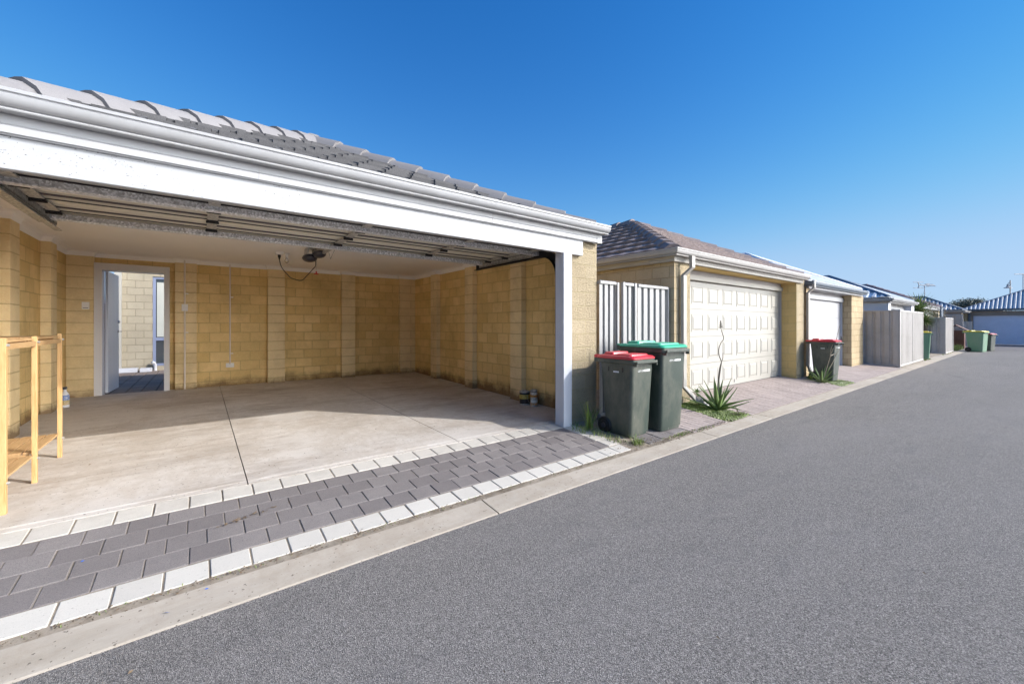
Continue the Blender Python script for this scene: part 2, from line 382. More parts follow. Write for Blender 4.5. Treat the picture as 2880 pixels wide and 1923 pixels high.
# verge sheet (sand under the pavers)
b=MB(); b.quad((-14,2.58,pz(2.58)-.006),(31.2,2.58,pz(2.58)-.006),(31.2,3.74,pz(3.74)-.006),(-14,3.74,pz(3.74)-.006))
b.quad((4.12,3.74,pz(3.74)-.022),(31.2,3.74,pz(3.74)-.022),(31.2,4.3,pz(4.3)-.022),(4.12,4.3,pz(4.3)-.022))
b.quad((4.22,4.3,pz(4.3)-.022),(31.2,4.3,pz(4.3)-.022),(31.2,11,.2),(4.22,11,.2))
struct(b.build('verge',M['sand']))
# pavers -------------------------------------------------------------
def pave(b,x0,x1,y0,y1,zf,g=.004,h=0.0,th=.05,jit=.0015,bev=.0035):
    dz=random.uniform(-jit,jit)+h; tx=random.uniform(-jit,jit)
    a0,a1,c0,c1=x0+g,x1-g,y0+g,y1-g
    e=bev
    base=[(a0,c0,zf(c0)-th),(a1,c0,zf(c0)-th),(a1,c1,zf(c1)-th),(a0,c1,zf(c1)-th)]
    mid=[(a0,c0,zf(c0)+dz-e),(a1,c0,zf(c0)+dz+tx-e),(a1,c1,zf(c1)+dz+tx-e),(a0,c1,zf(c1)+dz-e)]
    top=[(a0+e,c0+e,zf(c0)+dz),(a1-e,c0+e,zf(c0)+dz+tx),(a1-e,c1-e,zf(c1)+dz+tx),(a0+e,c1-e,zf(c1)+dz)]
    b.loft([base,mid,top],capa=False)
P=.1905
b=MB()
rows=[(3.37,3.54,.792),(3.195,3.37,.893),(3.02,3.195,.798),(2.845,3.02,.717)]
for y0,y1,ph in rows:
    x=ph-12*P*1.0
    while x<3.51:
        x1=min(x+P,3.51)
        if x1-x>.03: pave(b,x,x1,y0,y1,pz,g=.0022 if random.random()<.7 else .0036)
        x+=P
struct(b.build('paving',M['pave_dark']))
b=MB(); x=.807-12*P
while x<3.62:
    pave(b,x,x+P,2.665,2.838,pz,g=.0045); x+=P
struct(b.build('paving_edge',M['pave_white']))
b=MB(); x=.886-12*.188
while x<3.55:
    pave(b,x,x+.188,3.545,3.735,pz,g=.0045,jit=.002); x+=.188
y=2.85
for yy in (2.85,3.04,3.23,3.42,3.61):
    pave(b,3.515,3.70,yy,yy+.188,pz,g=.004)
struct(b.build('paving_border',M['pave_light']))
# grey slabs and bricks under and beside the bins
b=MB()
for (x0,x1,y0,y1) in [(3.98,4.26,2.66,2.94),(4.27,4.55,2.69,2.97),(4.56,4.84,2.72,3.0),(4.27,4.55,2.98,3.26),(4.56,4.84,3.01,3.29),(4.56,4.84,3.3,3.58),(4.27,4.55,3.27,3.55)]:
    pave(b,x0,x1,y0,y1,pz,jit=.004)
for k in range(5): pave(b,4.86+k*.2,5.05+k*.2,3.38,3.58,pz)
struct(b.build('stepping_slabs',M['pave_dark']))
def bricks(name,x0,x1,y0,y1,w,l,skip=None,mat='pave_brick',ang=0):
    b=MB(); i=0; x=x0
    while x<x1-.02:
        y=y0-(l/2 if i%2 else 0)
        while y<y1-.02:
            a=max(y,y0); c=min(y+l,y1)
            if c-a>.03 and not(skip and skip(x+w/2,(a+c)/2)): pave(b,x,min(x+w,x1),a,c,pz,g=.0032,bev=.003,jit=.0012)
            y+=l
        x+=w; i+=1
    return struct(b.build(name,M[mat]))
def in_poly(p,poly):
    x,y=p; c=False; n=len(poly)
    for i in range(n):
        (x1,y1),(x2,y2)=poly[i],poly[(i+1)%n]
        if (y1>y)!=(y2>y) and x<(x2-x1)*(y-y1)/(y2-y1)+x1: c=not c
    return c
moss1=[(5.98,3.78),(6.40,3.70),(6.55,3.20),(6.40,2.85),(6.50,2.66),(6.15,2.615),(5.80,2.615),(5.80,2.85),(5.86,3.2)]
moss2=[(11.72,3.50),(12.05,3.50),(12.1,3.0),(12.0,2.64),(11.0,2.64),(11.15,2.85),(11.5,3.1)]
bricks('side_paving',4.86,6.1,2.62,3.37,.10,.205,lambda x,y:in_poly((x,y),moss1))
bricks('driveway',6.2,11.75,2.615,3.86,.10,.205,lambda x,y:in_poly((x,y),moss1) or in_poly((x,y),moss2))
bricks('driveway',11.75,17.2,2.615,3.80,.10,.205,lambda x,y:in_poly((x,y),moss2))
# concrete apron past the boxed fence, dark sheet standing for the shade before the far garage
struct(MB().quad((17.1,2.6,.024),(31.2,2.6,.024),(31.2,3.6,.05),(17.1,3.6,.05)).build('footpath',M['kerb']))
struct(MB().quad((33.6,-9,.006),(42.0,-9,.05),(42.0,3.6,.05),(35.0,3.6,.006)).build('far_shade_strip',M['pave_dark']))
# ------------------------------------------------------------------ clip helper / roofs
def clip(sub,cl):
    out=sub
    for i in range(len(cl)):
        a=cl[i]; c=cl[(i+1)%len(cl)]; inp=out; out=[]
        if not inp: return []
        f=lambda p:(c[0]-a[0])*(p[1]-a[1])-(c[1]-a[1])*(p[0]-a[0])
        for k in range(len(inp)):
            p,q=inp[k],inp[(k+1)%len(inp)]; fp,fq=f(p),f(q)
            if fp>=-1e-9: out.append(p)
            if fp*fq<-1e-16:
                t=fp/(fp-fq); out.append((p[0]+(q[0]-p[0])*t,p[1]+(q[1]-p[1])*t))
    return out
def roof_face(b,O,U,V,poly,style,tw=.30,dv=.33):
    N=U.cross(V).normalized()
    if N.z<0: N=-N
    us=[p[0] for p in poly]; vs=[p[1] for p in poly]
    P3=lambda u,v,h:O+U*u+V*v+N*h
    def put(cell,hf):
        c=clip(cell,poly)
        c2=[]
        for p in c:
            if not c2 or (abs(p[0]-c2[-1][0])+abs(p[1]-c2[-1][1]))>1e-5: c2.append(p)
        if len(c2)<3: return
        n=len(c2); top=[P3(u,v,hf(u,v)) for u,v in c2]; bot=[P3(u,v,-.02) for u,v in c2]
        b.add(bot+top,[tuple(range(n,2*n))]+[(i,(i+1)%n,n+(i+1)%n,n+i) for i in range(n)])
    if style in('flat','roman'):
        j=0; v0=min(vs)
        while v0<max(vs):
            u0=min(us)-(tw/2 if j%2 else 0)
            while u0<max(us):
                w=tw-.006; vv=v0
                jt=random.uniform(-.004,.004)
                if style=='flat':
                    put([(u0,v0),(u0+w-.05,v0),(u0+w-.05,v0+dv),(u0,v0+dv)],lambda u,v:.012+jt+.030*(1-(v-vv)/dv))
                    put([(u0+w-.046,v0+.018),(u0+w,v0+.018),(u0+w,v0+dv),(u0+w-.045,v0+dv)],lambda u,v:.009+jt+.024*(1-(v-vv)/dv))
                else:
                    n=6
                    for k in range(n):
                        a=u0+w*k/n; c=u0+w*(k+1)/n; uu=u0
                        hf=lambda u,v:0.012+jt+.050*(1-(v-vv)/dv)+.013*math.sin(math.pi*min(max((u-uu)/w,0),1))**2
                        put([(a,v0),(c,v0),(c,v0+dv),(a,v0+dv)],hf)
                u0+=tw
            v0+=dv; j+=1
    else:
        u0=min(us); k=0; H=style[1]; pw=style[0]
        prof=[(0,0),(.18,1),(.5,1),(.68,0),(1,0)]
        while u0<max(us):
            for (a,ha),(c,hc) in zip(prof,prof[1:]):
                ua,uc=u0+a*pw,u0+c*pw
                put([(ua,min(vs)),(uc,min(vs)),(uc,max(vs)),(ua,max(vs))],lambda u,v:.004+H*(ha+(hc-ha)*min(max((u-ua)/(uc-ua),0),1)))
            u0+=pw
def cap_run(b,p0,p1,style,L=.40,w=.125,h=.058):
    p0,p1=Vector(p0),Vector(p1); d=p1-p0; T=d.normalized(); side=T.cross(Vector((0,0,1))).normalized(); up=side.cross(T)
    n=max(1,round(d.length/L)) if style!='metal' else 1; st=d.length/n
    for i in range(n):
        a=p0+T*(st*i-.02); c=p0+T*(st*(i+1)+.01)
        r=[]
        for q,s_,lift in((a,1.12,.018),(c,.92,-.002)):
            if style=='metal': pr_=[(-.10,-.02),(-.03,.03),(0,.045),(.03,.03),(.10,-.02),(0,.0)]; s_=1;lift=0
            else: pr_=[(-w*1.25,-.075),(-w*.98,.0),(-w*.40,h*.93),(0,h),(w*.40,h*.93),(w*.98,.0),(w*1.25,-.075),(0,-.03)]
            r.append([q+side*(x*s_)+up*(z*s_+lift) for x,z in pr_])
        b.loft(r)
def hip_roof(parent,x0,x1,y0,yb,z0,tan,style,m_t,m_c,tw=.30,dv=.33,capmetal=False,backhip=False):
    W=x1-x0; hw=W/2; rise=hw*tan; L=math.hypot(hw,rise); cz=hw/L; sz=rise/L; D=yb-y0
    b=MB(); k=.0
    roof_face(b,Vector((x0,y0,z0)),Vector((1,0,0)),Vector((0,cz,sz)),[(0,0),(W,0),(hw,L)],style,tw,dv)
    roof_face(b,Vector((x0,yb,z0)),Vector((0,-1,0)),Vector((cz,0,sz)),[(0,0),(D,0),(D-hw,L),((hw if backhip else 0),L)],style,tw,dv)
    roof_face(b,Vector((x1,y0,z0)),Vector((0,1,0)),Vector((-cz,0,sz)),[(0,0),(D,0),((D-hw if backhip else D),L),(hw,L)],style,tw,dv)
    if backhip: roof_face(b,Vector((x1,yb,z0)),Vector((-1,0,0)),Vector((0,-cz,sz)),[(0,0),(W,0),(hw,L)],style,tw,dv)
    rf=b.build('roof',m_t,parent,fix=False)
    c=MB(); ap=(x0+hw,y0+hw,z0+rise+.03); st='metal' if capmetal else 'cap'
    cap_run(c,(x0+.03,y0+.03,z0+.035),ap,st); cap_run(c,(x1-.03,y0+.03,z0+.035),ap,st); cap_run(c,ap,(x0+hw,(yb-hw if backhip else yb),z0+rise+.03),st)
    c.build('ridge_capping',m_c,rf,smooth=30,fix=True)
    return rf
GUT=[(0,-.095),(.072,-.10),(.082,-.10),(.086,-.094),(.083,-.086),(.078,-.082),(.094,-.078),(.108,-.068),(.118,-.054),(.124,-.038),(.126,-.026),(.118,-.022),(.118,-.016),(.130,-.012),(.131,.006),(.120,.008),(.112,.002),(.108,-.02),(.10,-.06),(.0,-.085)]
def gutter(parent,path,ztop,mat,sc=1.0,name='gutter'):
    b=MB(); b.sweep(path,[(o*sc,ztop+z*sc) for o,z in GUT]); return b.build(name,mat,parent,smooth=28,fix=True)
FAS=[(0,0),(.012,0),(.014,.006),(.030,.008),(.032,.045),(.028,.05),(.032,.055),(.032,.14),(0,.14)]
def fascia(parent,path,zbot,h,mat):
    b=MB(); b.sweep(path,[(o,zbot+z*h/.14) for o,z in FAS]); return b.build('fascia',mat,parent,smooth=20,fix=True)
# ------------------------------------------------------------------ GARAGE 1 (open)
G=thing('garage','open double garage of yellow limestone block with grey tiled hip roof and white gutter','garage')
YF=3.62; YB=9.25; XL=-1.63; XR=4.11
CE=2.52
MB().box((XL-.12,3.80,-.05),(XL,YB+.12,2.60)).build('side_wall',M['br_in'],G)
b=MB().box((XR,3.737,-.05),(XR+.099,YB+.12,2.60)); b.build('side_wall',M['br_in'],G)
b=MB(); dx0,dx1,dzt=-1.30,-.43,2.335
b.box((XL,YB,-.05),(dx0,YB+.12,2.6)); b.box((dx1,YB,-.05),(XR,YB+.12,2.6)); b.box((dx0,YB,dzt),(dx1,YB+.12,2.6))
b.build('back_wall',M['br_in'],G)
PR=.10
pils=[]
for y0,y1 in ((4.98,5.27),(6.42,6.70),(7.87,8.14)):
    pils.append((XR-PR,XR-.001,y0,y1)); pils.append((XL+.001,XL+PR,y0,y1))
for x0,x1 in ((-.335,-.035),(1.055,1.35),(2.425,2.71),(3.73,XR-.002),(XL+.002,-1.325)):
    pils.append((x0,x1,YB-PR,YB-.001))
for x0,x1,y0,y1 in pils:
    MB().box((x0,y0,.0),(x1,y1,2.56)).build('pilaster',M['br_pil'],G,bevel=.006)
# brick pillar at the lane side and the white post
MB().box((3.625,YF,-.05),(4.21,3.735,2.56)).build('brick_pillar',M['br_out'],G,bevel=.008)
MB().box((-1.90,YF,-.05),(-1.14,4.02,2.56)).build('brick_pillar',M['br_out'],G,bevel=.008)
for x0,x1 in ((3.525,3.665),(-1.19,-1.05)):
    MB().box((x0,3.55,pz(3.55)-.02),(x1,YF-.003,2.235)).build('door_post',M['post'],G,bevel=.003)
    MB().box((x0+(.003 if x0>0 else 0),YF,pz(3.55)-.02),((3.622 if x0>0 else -1.052),3.70,2.30)).build('door_post',M['post'],G)
MB().box((-1.35,3.56,2.232),(3.876,YF-.003,2.50)).build('lintel_beam',M['beam'],G,bevel=.004)
MB().box((-1.13,YF,2.262),(3.62,3.74,2.50)).build('inner_lintel',M['darkwood'],G)
b=MB().box((-1.1,3.742,2.285),(3.75,3.77,2.56)); b.build('weather_seal',M['black'],G)
# fascia + gutter + end cap
fascia(G,[(-1.86,3.555),(4.10,3.555)],2.418,.15,M['fascia'])
for xj in (.35,2.45): MB().box((xj,3.5205,2.42),(xj+.003,3.5225,2.565)).build('fascia_joint',M['grey_pan'],G)
b=MB().box((4.102,3.522,2.418),(4.20,3.60,2.53)); b.build('fascia_end',M['fascia'],G,bevel=.003)
MB().box((-1.8,3.56,2.50),(4.20,3.62,2.56)).build('eave_board',M['fascia'],G)
gp=gutter(G,[(-1.80,3.528),(4.235,3.528)],2.626,M['gutter'])
# ceiling and cornice
MB().box((XL-.12,3.83,CE),(XR+.10,YB+.12,CE+.05)).build('ceiling',M['ceil'],G)
inner=[(XR,3.83)]
for y0,y1 in ((4.98,5.27),(6.42,6.70),(7.87,8.14)): inner+=[(XR,y0),(XR-PR,y0),(XR-PR,y1),(XR,y1)]
inner+=[(XR,YB-PR),(3.73,YB-PR),(3.73,YB)]
for x0,x1 in ((2.425,2.71),(1.055,1.35),(-.335,-.035)): inner+=[(x1,YB),(x1,YB-PR),(x0,YB-PR),(x0,YB)]
inner+=[(-1.325,YB),(-1.325,YB-PR),(XL,YB-PR)]
for y0,y1 in ((7.87,8.14),(6.42,6.70),(4.98,5.27)): inner+=[(XL,y1),(XL+PR,y1),(XL+PR,y0),(XL,y0)]
inner+=[(XL,3.83)]
cp=[(0.0,CE-.085),(-.006,CE-.085),(-.010,CE-.075),(-.018,CE-.045),(-.034,CE-.022),(-.062,CE-.012),(-.078,CE-.006),(-.08,CE-.001),(0,CE-.001)]
MB().sweep(inner,cp,capends=False).build('cornice',M['ceil'],G,smooth=35,fix=True)
MB().box((.35,5.62,CE-.012),(1.05,6.1,CE-.001)).build('access_hatch',M['ceil'],G,bevel=.002)
hip_roof(G,-1.51,4.10,3.54,9.55,2.595,.487,'flat',M['tile_g'],M['tile_cap'],backhip=True)
# internal doorway: frame, open leaf, lever and lock
b=MB()
z0=slz(9.2)
for x0,x1 in ((-1.325,-1.232),(-.475,-.405)):
    b.box((x0,9.16,z0-.02),(x1,9.40,2.345))
b.box((-1.232,9.16,2.232),(-.475,9.40,2.345))
fr=b.build('door_frame',M['frame'],G,bevel=.004)
b=MB()
for x0,x1 in ((-1.253,-1.232),(-.475,-.454)): b.box((x0-.002,9.148,z0),(x1+.002,9.158,2.255))
pieces(b,'door_stop',M['frame'],fr)
hx,hy=-1.205,9.36; ang=R(86.5)
Mx=Matrix.Translation((hx,hy,z0+.012))@Matrix.Rotation(ang,4,'Z')
leaf=MB().box((0,-.018,0),(.73,.018,1.995),Mx).build('door',M['doorleaf'],G,bevel=.002)
for sy in (-1,1):
    b=MB()
    b.lathe([(.026,0),(.026,.008),(.01,.012),(.01,.05)],n=14,M=Mx@Matrix.Translation((.665,.018*sy,1.0))@Matrix.Rotation(R(-90*sy),4,'X'))
    b.tube([Mx@Vector((.665,.062*sy,1.0)),Mx@Vector((.60,.066*sy,1.0)),Mx@Vector((.545,.062*sy,1.0))],.009,8)
    b.build('handle',M['chrome'],leaf,smooth=True)
    b=MB(); b.lathe([(.026,0),(.026,.01),(.017,.016),(.017,.03)],n=14,M=Mx@Matrix.Translation((.665,.018*sy,1.17))@Matrix.Rotation(R(-90*sy),4,'X'))
    b.build('lock',M['chrome'],leaf,smooth=True)
# sectional door, open overhead
ZD=2.35
gd=MB().box((-1.06,3.86,ZD+.03),(3.61,3.90,ZD+.045)).build('garage_door',M['panelback'],G)
seams=[3.98,4.36,4.79,5.23,5.53]
for a,c in zip(seams,seams[1:]):
    b=MB(); pr_=[]
    n=7; w=(c-a)
    b.box((-1.06,a+.004,ZD+.02),(3.61,c-.004,ZD+.04))
    for k,(fa,fb,dz) in enumerate([(.0,.07,.0),(.20,.30,.010),(.36,.40,.012),(.62,.80,.008),(.93,1.0,.0)]):
        b.box((-1.06,a+.004+fa*w,ZD+dz),(3.61,a+fb*w-.004,ZD+.0198))
    b.build('door_panel',M['panelback'],gd)
b=MB().box((-1.07,3.885,ZD-.025),(3.61,3.93,ZD+.0)); b.build('bottom_rail',M['white'],gd)
b=MB().box((-1.07,3.935,ZD-.01),(3.61,3.975,ZD+.012)); b.build('bottom_seal',M['black'],gd)
for s_ in seams[1:-1]:
    MB().box((-1.06,s_-.012,ZD-.006),(3.61,s_+.012,ZD+.019)).build('joint_shade',M['black'],gd)  # black strip standing for the shadow gap between panels
    MB().box((-1.06,s_-.15,ZD+.002),(3.61,s_-.10,ZD+.0195)).build('recess_shade',M['darkwood'],gd)  # dark band that puts the shade of the panel recess into colour
for y,x1 in ((4.20,3.70),(5.40,3.56)):
    pf=[(0,0),(0,-.06),(.012,-.068),(.014,-.06),(.014,-.066),(.075,-.066),(.075,-.058),(.087,-.06),(.087,0)]
    vs=[(-1.08,y+u,ZD+z*.8+.003) for u,z in pf]+[(x1,y+u,ZD+z*.8+.003) for u,z in pf]; n=len(pf)
    MB().add(vs,[(i,(i+1)%n,n+(i+1)%n,n+i) for i in range(n)]+[tuple(range(n)),tuple(range(n,2*n))[::-1]]).build('stiffener',M['galv'],gd,fix=True)
for x in (-1.0,.10,1.34,2.55,3.55):
    b=MB()
    for a,c in zip(seams,seams[1:]): b.box((x-.04,a+.03,ZD-.014),(x+.04,c-.03,ZD-.001))
    b.build('stile',M['galv2'],gd)
    for s_ in seams[1:-1]:
        b=MB(); b.box((x-.045,s_-.03,ZD-.022),(x+.045,s_+.03,ZD-.0145)); b.tube([(x-.05,s_,ZD-.028),(x+.05,s_,ZD-.028)],.012,8)
        for q in (-.03,.03):
            b.lathe([(.008,-.034),(.008,-.022)],c=(x+q,s_+.018,ZD),n=6); b.lathe([(.008,-.034),(.008,-.022)],c=(x+q,s_-.018,ZD),n=6)
        b.build('hinge',M['black'],gd)
for x,sx in ((3.66,1),(-1.06,-1)):
    # vertical + quarter bend + horizontal track as a channel
    pts=[(3.79,slz(3.86)+.02),(3.79,1.3),(3.79,1.98)]
    for k in range(1,9):
        a=R(90*k/8); pts.append((3.79+.33*(1-math.cos(a)),1.98+.33*math.sin(a)))
    pts+=[(4.6,2.31),(5.80,2.31)]
    b=MB(); vs=[];q=[]
    for i,(y,z) in enumerate(pts):
        y2,z2=pts[min(i+1,len(pts)-1)]; y1,z1=pts[max(i-1,0)]
        t=Vector((y2-y1,z2-z1)).normalized(); nn=Vector((-t.y,t.x))
        rr=[]
        for dx,dn in ((-.004,-.05),(.045,-.05),(.045,.055),(-.004,.055),(-.004,.045),(.035,.045),(.035,-.04),(-.004,-.04)):
            rr.append((x+dx*sx,y+nn.x*dn,z+nn.y*dn))
        q.append(rr)
    b.loft(q); b.build('track',M['galv2'] if sx<0 else M['black'],gd,fix=True)
    b=MB().box((min(x-.0,x+.11*sx),4.30,ZD-.055),(max(x-.0,x+.11*sx),5.62,ZD-.045)); b.box((min(x,x+.008*sx),4.3,ZD-.06),(max(x,x+.008*sx),5.65,ZD+.0))
    for yy in (4.9,5.5): b.box((x+.012*sx-.004,yy,ZD-.04),(x+.012*sx+.004,yy+.04,CE-.002))
    b.build('track_bracket',M['galv2'],gd)
# torsion of the right-hand black reveal between track and post

# slab in three pours
b=MB()
for x0,x1 in ((XL,.296),(.304,2.168),(2.176,XR+.0)):
    ys_=[3.745,3.80,3.815,9.25] ; zz=[slz(3.745)-.006,slz(3.80)-.004,slz(3.815),slz(9.25)]
    for i in range(3): b.quad((x0,ys_[i],zz[i]),(x1,ys_[i],zz[i]),(x1,ys_[i+1],zz[i+1]),(x0,ys_[i+1],zz[i+1]))
    b.quad((x0,3.745,-.05),(x1,3.745,-.05),(x1,3.745,zz[0]),(x0,3.745,zz[0]))
    b.quad((x0,3.745,-.05),(x0,3.745,zz[0]),(x0,9.25,zz[3]),(x0,9.25,-.05)); b.quad((x1,3.745,zz[0]),(x1,3.745,-.05),(x1,9.25,-.05),(x1,9.25,zz[3]))
struct(b.build('garage_floor',M['slab']))
struct(MB().box((XL,3.74,-.1),(XR,9.25,.07)).build('floor_base',M['soil']))
# ------------------------------------------------------------------ courtyard behind the door
zc=.2
b=MB()
x=-3.2
i=0
while x<1.2:
    y=9.40-(.1 if i%2 else 0)
    while y<13.9:
        pave(b,x,x+.2,max(y,9.40),y+.2,lambda q:zc,g=.006,bev=.006); y+=.2
    x+=.2; i+=1
struct(b.build('courtyard_paving',M['pave_court']))
struct(MB().quad((-5,9.37,zc-.012),(2,9.37,zc-.012),(2,14.2,zc-.012),(-5,14.2,zc-.012)).build('courtyard_bed',M['soil']))
H=thing('house','pale cream block house wall across the courtyard with a tall narrow window','house')
wx=-.935
b=MB(); b.box((-1.50,13.72,0),(wx,13.95,3.0)); b.box((wx,13.72,0),(-.30,13.95,.31)); b.box((wx,13.72,2.58),(-.30,13.95,3.0)); b.box((-.30,13.72,0),(2.2,13.95,3.0))
b.build('wall',M['br_court'],H)
w=MB(); w.box((wx,13.75,.31),(wx+.06,13.80,2.58)); w.box((-.36,13.75,.31),(-.30,13.80,2.58)); w.box((wx+.06,13.75,.31),(-.36,13.80,.37)); w.box((wx+.06,13.75,2.52),(-.36,13.80,2.58)); w.box((wx+.06,13.75,.95),(-.36,13.80,1.03))
wf=w.build('window',M['alu'],H,bevel=.004)
MB().box((wx+.06,13.785,.37),(-.36,13.79,2.52)).build('pane',M['glass'],wf)
MB().box((wx+.08,13.778,1.05),(-.38,13.783,2.44)).build('blind',M['blind'],wf)
MB().box((-1.9,13.6,3.0),(2.4,14.1,3.05)).build('eave',M['white'],H)
b=MB(); b.box((-1.62,13.60,zc),(-1.50,13.71,3.0))
tag(b.build('veranda_post',M['cream'],None,bevel=.004),'cream painted veranda post at the corner of the courtyard wall','post')
b=MB(); b.box((-1.62,13.40,zc),(-1.19,13.66,zc+.10)); b.box((-1.15,13.36,zc),(-.93,13.62,zc+.09))
tag(b.build('concrete_edging',M['pipe'],None,bevel=.01),'pale concrete edging block along the courtyard wall','edging')
b=MB(); b.tube([(-.88,13.66,zc+.0),(-.88,13.66,zc+.14),(-.90,13.62,zc+.20),(-.94,13.60,zc+.22)],.035,10)
tag(b.build('drain_pipe',M['pipe'],None,smooth=True),'short grey bent drain pipe by the courtyard wall','pipe')
# dark screen behind the veranda post
T=thing('garden_shed','dark brown shed wall glimpsed beyond the veranda post','shed')
MB().box((-2.9,14.6,0),(-1.5,14.7,1.9)).build('wall',M['brownwood'],T)
MB().box((-3.0,14.5,1.9),(-1.4,14.8,1.98)).build('roof',M['grey_pan'],T)
# ------------------------------------------------------------------ fittings inside the garage
def outlet(name,x,z,w,h,label,cat,sw=1,y=None):
    y=YB if y is None else y
    t=thing(name,label,cat,(x,y,z))
    MB().box((-w/2,-.014,-h/2),(w/2,0,h/2)).build('plate',M['outlet'],t,bevel=.003)
    b=MB()
    for k in range(sw): b.box((-.012+(k-(sw-1)/2)*.05,-.020,-.016),(.012+(k-(sw-1)/2)*.05,-.0142,.016))
    pieces(b,'rocker',M['outlet'],t,bevel=.002)
    return t
t=outlet('door_remote',-1.413,1.655,.085,.115,'white wall button plate between back corner and doorway','switch',1,YB-PR)
MB().box((-.03,-.0185,-.04),(.03,-.0145,-.032)).build('label_mark',M['motor'],t)
outlet('light_switch',-.20,1.655,.085,.12,'white light switch on the pilaster right of the doorway','switch',1,YB-PR-.012)
outlet('power_outlet',.457,.602,.125,.08,'white double power outlet low on the back wall','power outlet',2)
def conduit(pts,label,clips):
    b=MB(); b.tube(pts,.0125,10); c=b.build('conduit',M['conduit'],None,smooth=True); tag(c,label,'conduit','white conduits on the back wall')
    b=MB()
    for z in clips: b.box((pts[0][0]+.012,pts[0][1]+.001,z-.008),(pts[0][0]+.05,pts[0][1]+.011,z+.008))
    pieces(b,'saddle',M['outlet'],c)
conduit([(-.20,YB-PR-.0135,z0+.005),(-.20,YB-PR-.0135,1.0),(-.20,YB-PR-.0135,CE-.02)],'white conduit running floor to ceiling down the pilaster right of the doorway',(1.9,1.22))
conduit([(.457,YB-.0135,.62),(.457,YB-.0135,1.5),(.457,YB-.0135,CE-.02)],'white conduit dropping from ceiling to the low power outlet',(1.87,.82))
# ceiling outlet, cord, opener, bulb, pull handle
t=thing('ceiling_outlet','white ceiling power outlet with black plug','power outlet',(1.02,7.45,CE))
MB().box((-.055,-.055,-.045),(.055,.055,0)).build('plate',M['outlet'],t,bevel=.004)
MB().lathe([(.022,-.045),(.022,-.075),(.012,-.10),(.006,-.13)],n=12).build('plug',M['black'],t,smooth=True)
b=MB(); p0=Vector((1.02,7.45,CE-.12)); p3=Vector((1.42,6.95,CE-.19)); pts=[]
key=[p0,Vector((1.05,7.42,CE-.25)),Vector((1.13,7.33,CE-.38)),Vector((1.17,7.25,CE-.43)),Vector((1.28,7.15,CE-.465)),Vector((1.34,7.05,CE-.40)),Vector((1.42,7.0,CE-.29)),Vector((1.45,6.96,CE-.24)),Vector((1.45,6.94,CE-.13))]
def cr(key,n=5):
    out=[]
    for i in range(len(key)-1):
        a=key[max(i-1,0)];b_=key[i];c=key[i+1];d=key[min(i+2,len(key)-1)]
        for k in range(n):
            t=k/n; out.append(.5*((2*b_)+(-a+c)*t+(2*a-5*b_+4*c-d)*t*t+(-a+3*b_-3*c+d)*t**3))
    out.append(key[-1]); return out
b.tube([k-Vector((1.35,6.75,CE)) for k in cr(key)],.006,6); cordb=b
t=thing('door_opener','dark garage door opener motor hung under the ceiling','door opener',(1.35,6.75,CE))
def ell(b,c,rx,ry,rz,n=16,m=8,M_=None):
    rings=[]
    for i in range(m+1):
        a=math.pi*i/m; rings.append([(c[0]+rx*max(math.sin(a),.02)*math.cos(2*math.pi*k/n),c[1]+ry*max(math.sin(a),.02)*math.sin(2*math.pi*k/n),c[2]-rz*math.cos(a)) for k in range(n)])
    return b.loft(rings)
cordb.build('power_cord',M['black'],t,smooth=True)
b=MB(); ell(b,(0,.12,-.14),.105,.15,.065); b.build('motor_housing',M['motor'],t,smooth=True)
b=MB(); ell(b,(.09,-.10,-.10),.09,.16,.06); b.build('lamp_cover',M['motor'],t,smooth=True)
b=MB(); b.box((-.06,-.06,-.10),(-.05,.20,0)); b.box((.05,-.06,-.10),(.06,.20,0)); pieces(b,'hanging_bracket',M['galv2'],t)
b=MB(); b.box((.10,-1.35,-.115),(.135,-.1,-.085)); b.tube([(.17,-.30,-.06),(.21,-.26,-.18),(.24,-.40,-.05)],.006,6); b.build('rail',M['galv2'],t)
t=thing('light_bulb','bare clear bulb in a white ceiling batten holder','light',(1.14,7.55,CE))
MB().lathe([(.045,0),(.045,-.012),(.022,-.02),(.022,-.07)],n=14).build('holder',M['outlet'],t,smooth=True)
gm=NT('clear_bulb'); gm.b.inputs['Transmission Weight'].default_value=.9; gm.done((.9,.9,.9,1),.03)
MB().lathe([(.012,-.07),(.03,-.10),(.034,-.12),(.025,-.145),(.004,-.155)],n=14).build('bulb',gm.m,t,smooth=True)
t=thing('release_handle','red emergency release handle hanging on a thin cord','handle',(1.47,7.0,2.17))
MB().tube([(0,0,.0),(0,0,.28)],.002,5).build('cord',M['white'],t)
MB().box((-.032,-.006,-.02),(.032,.006,-.004)).box((-.01,-.006,-.004),(.01,.006,.03)).build('grip',M['red'],t,bevel=.003)
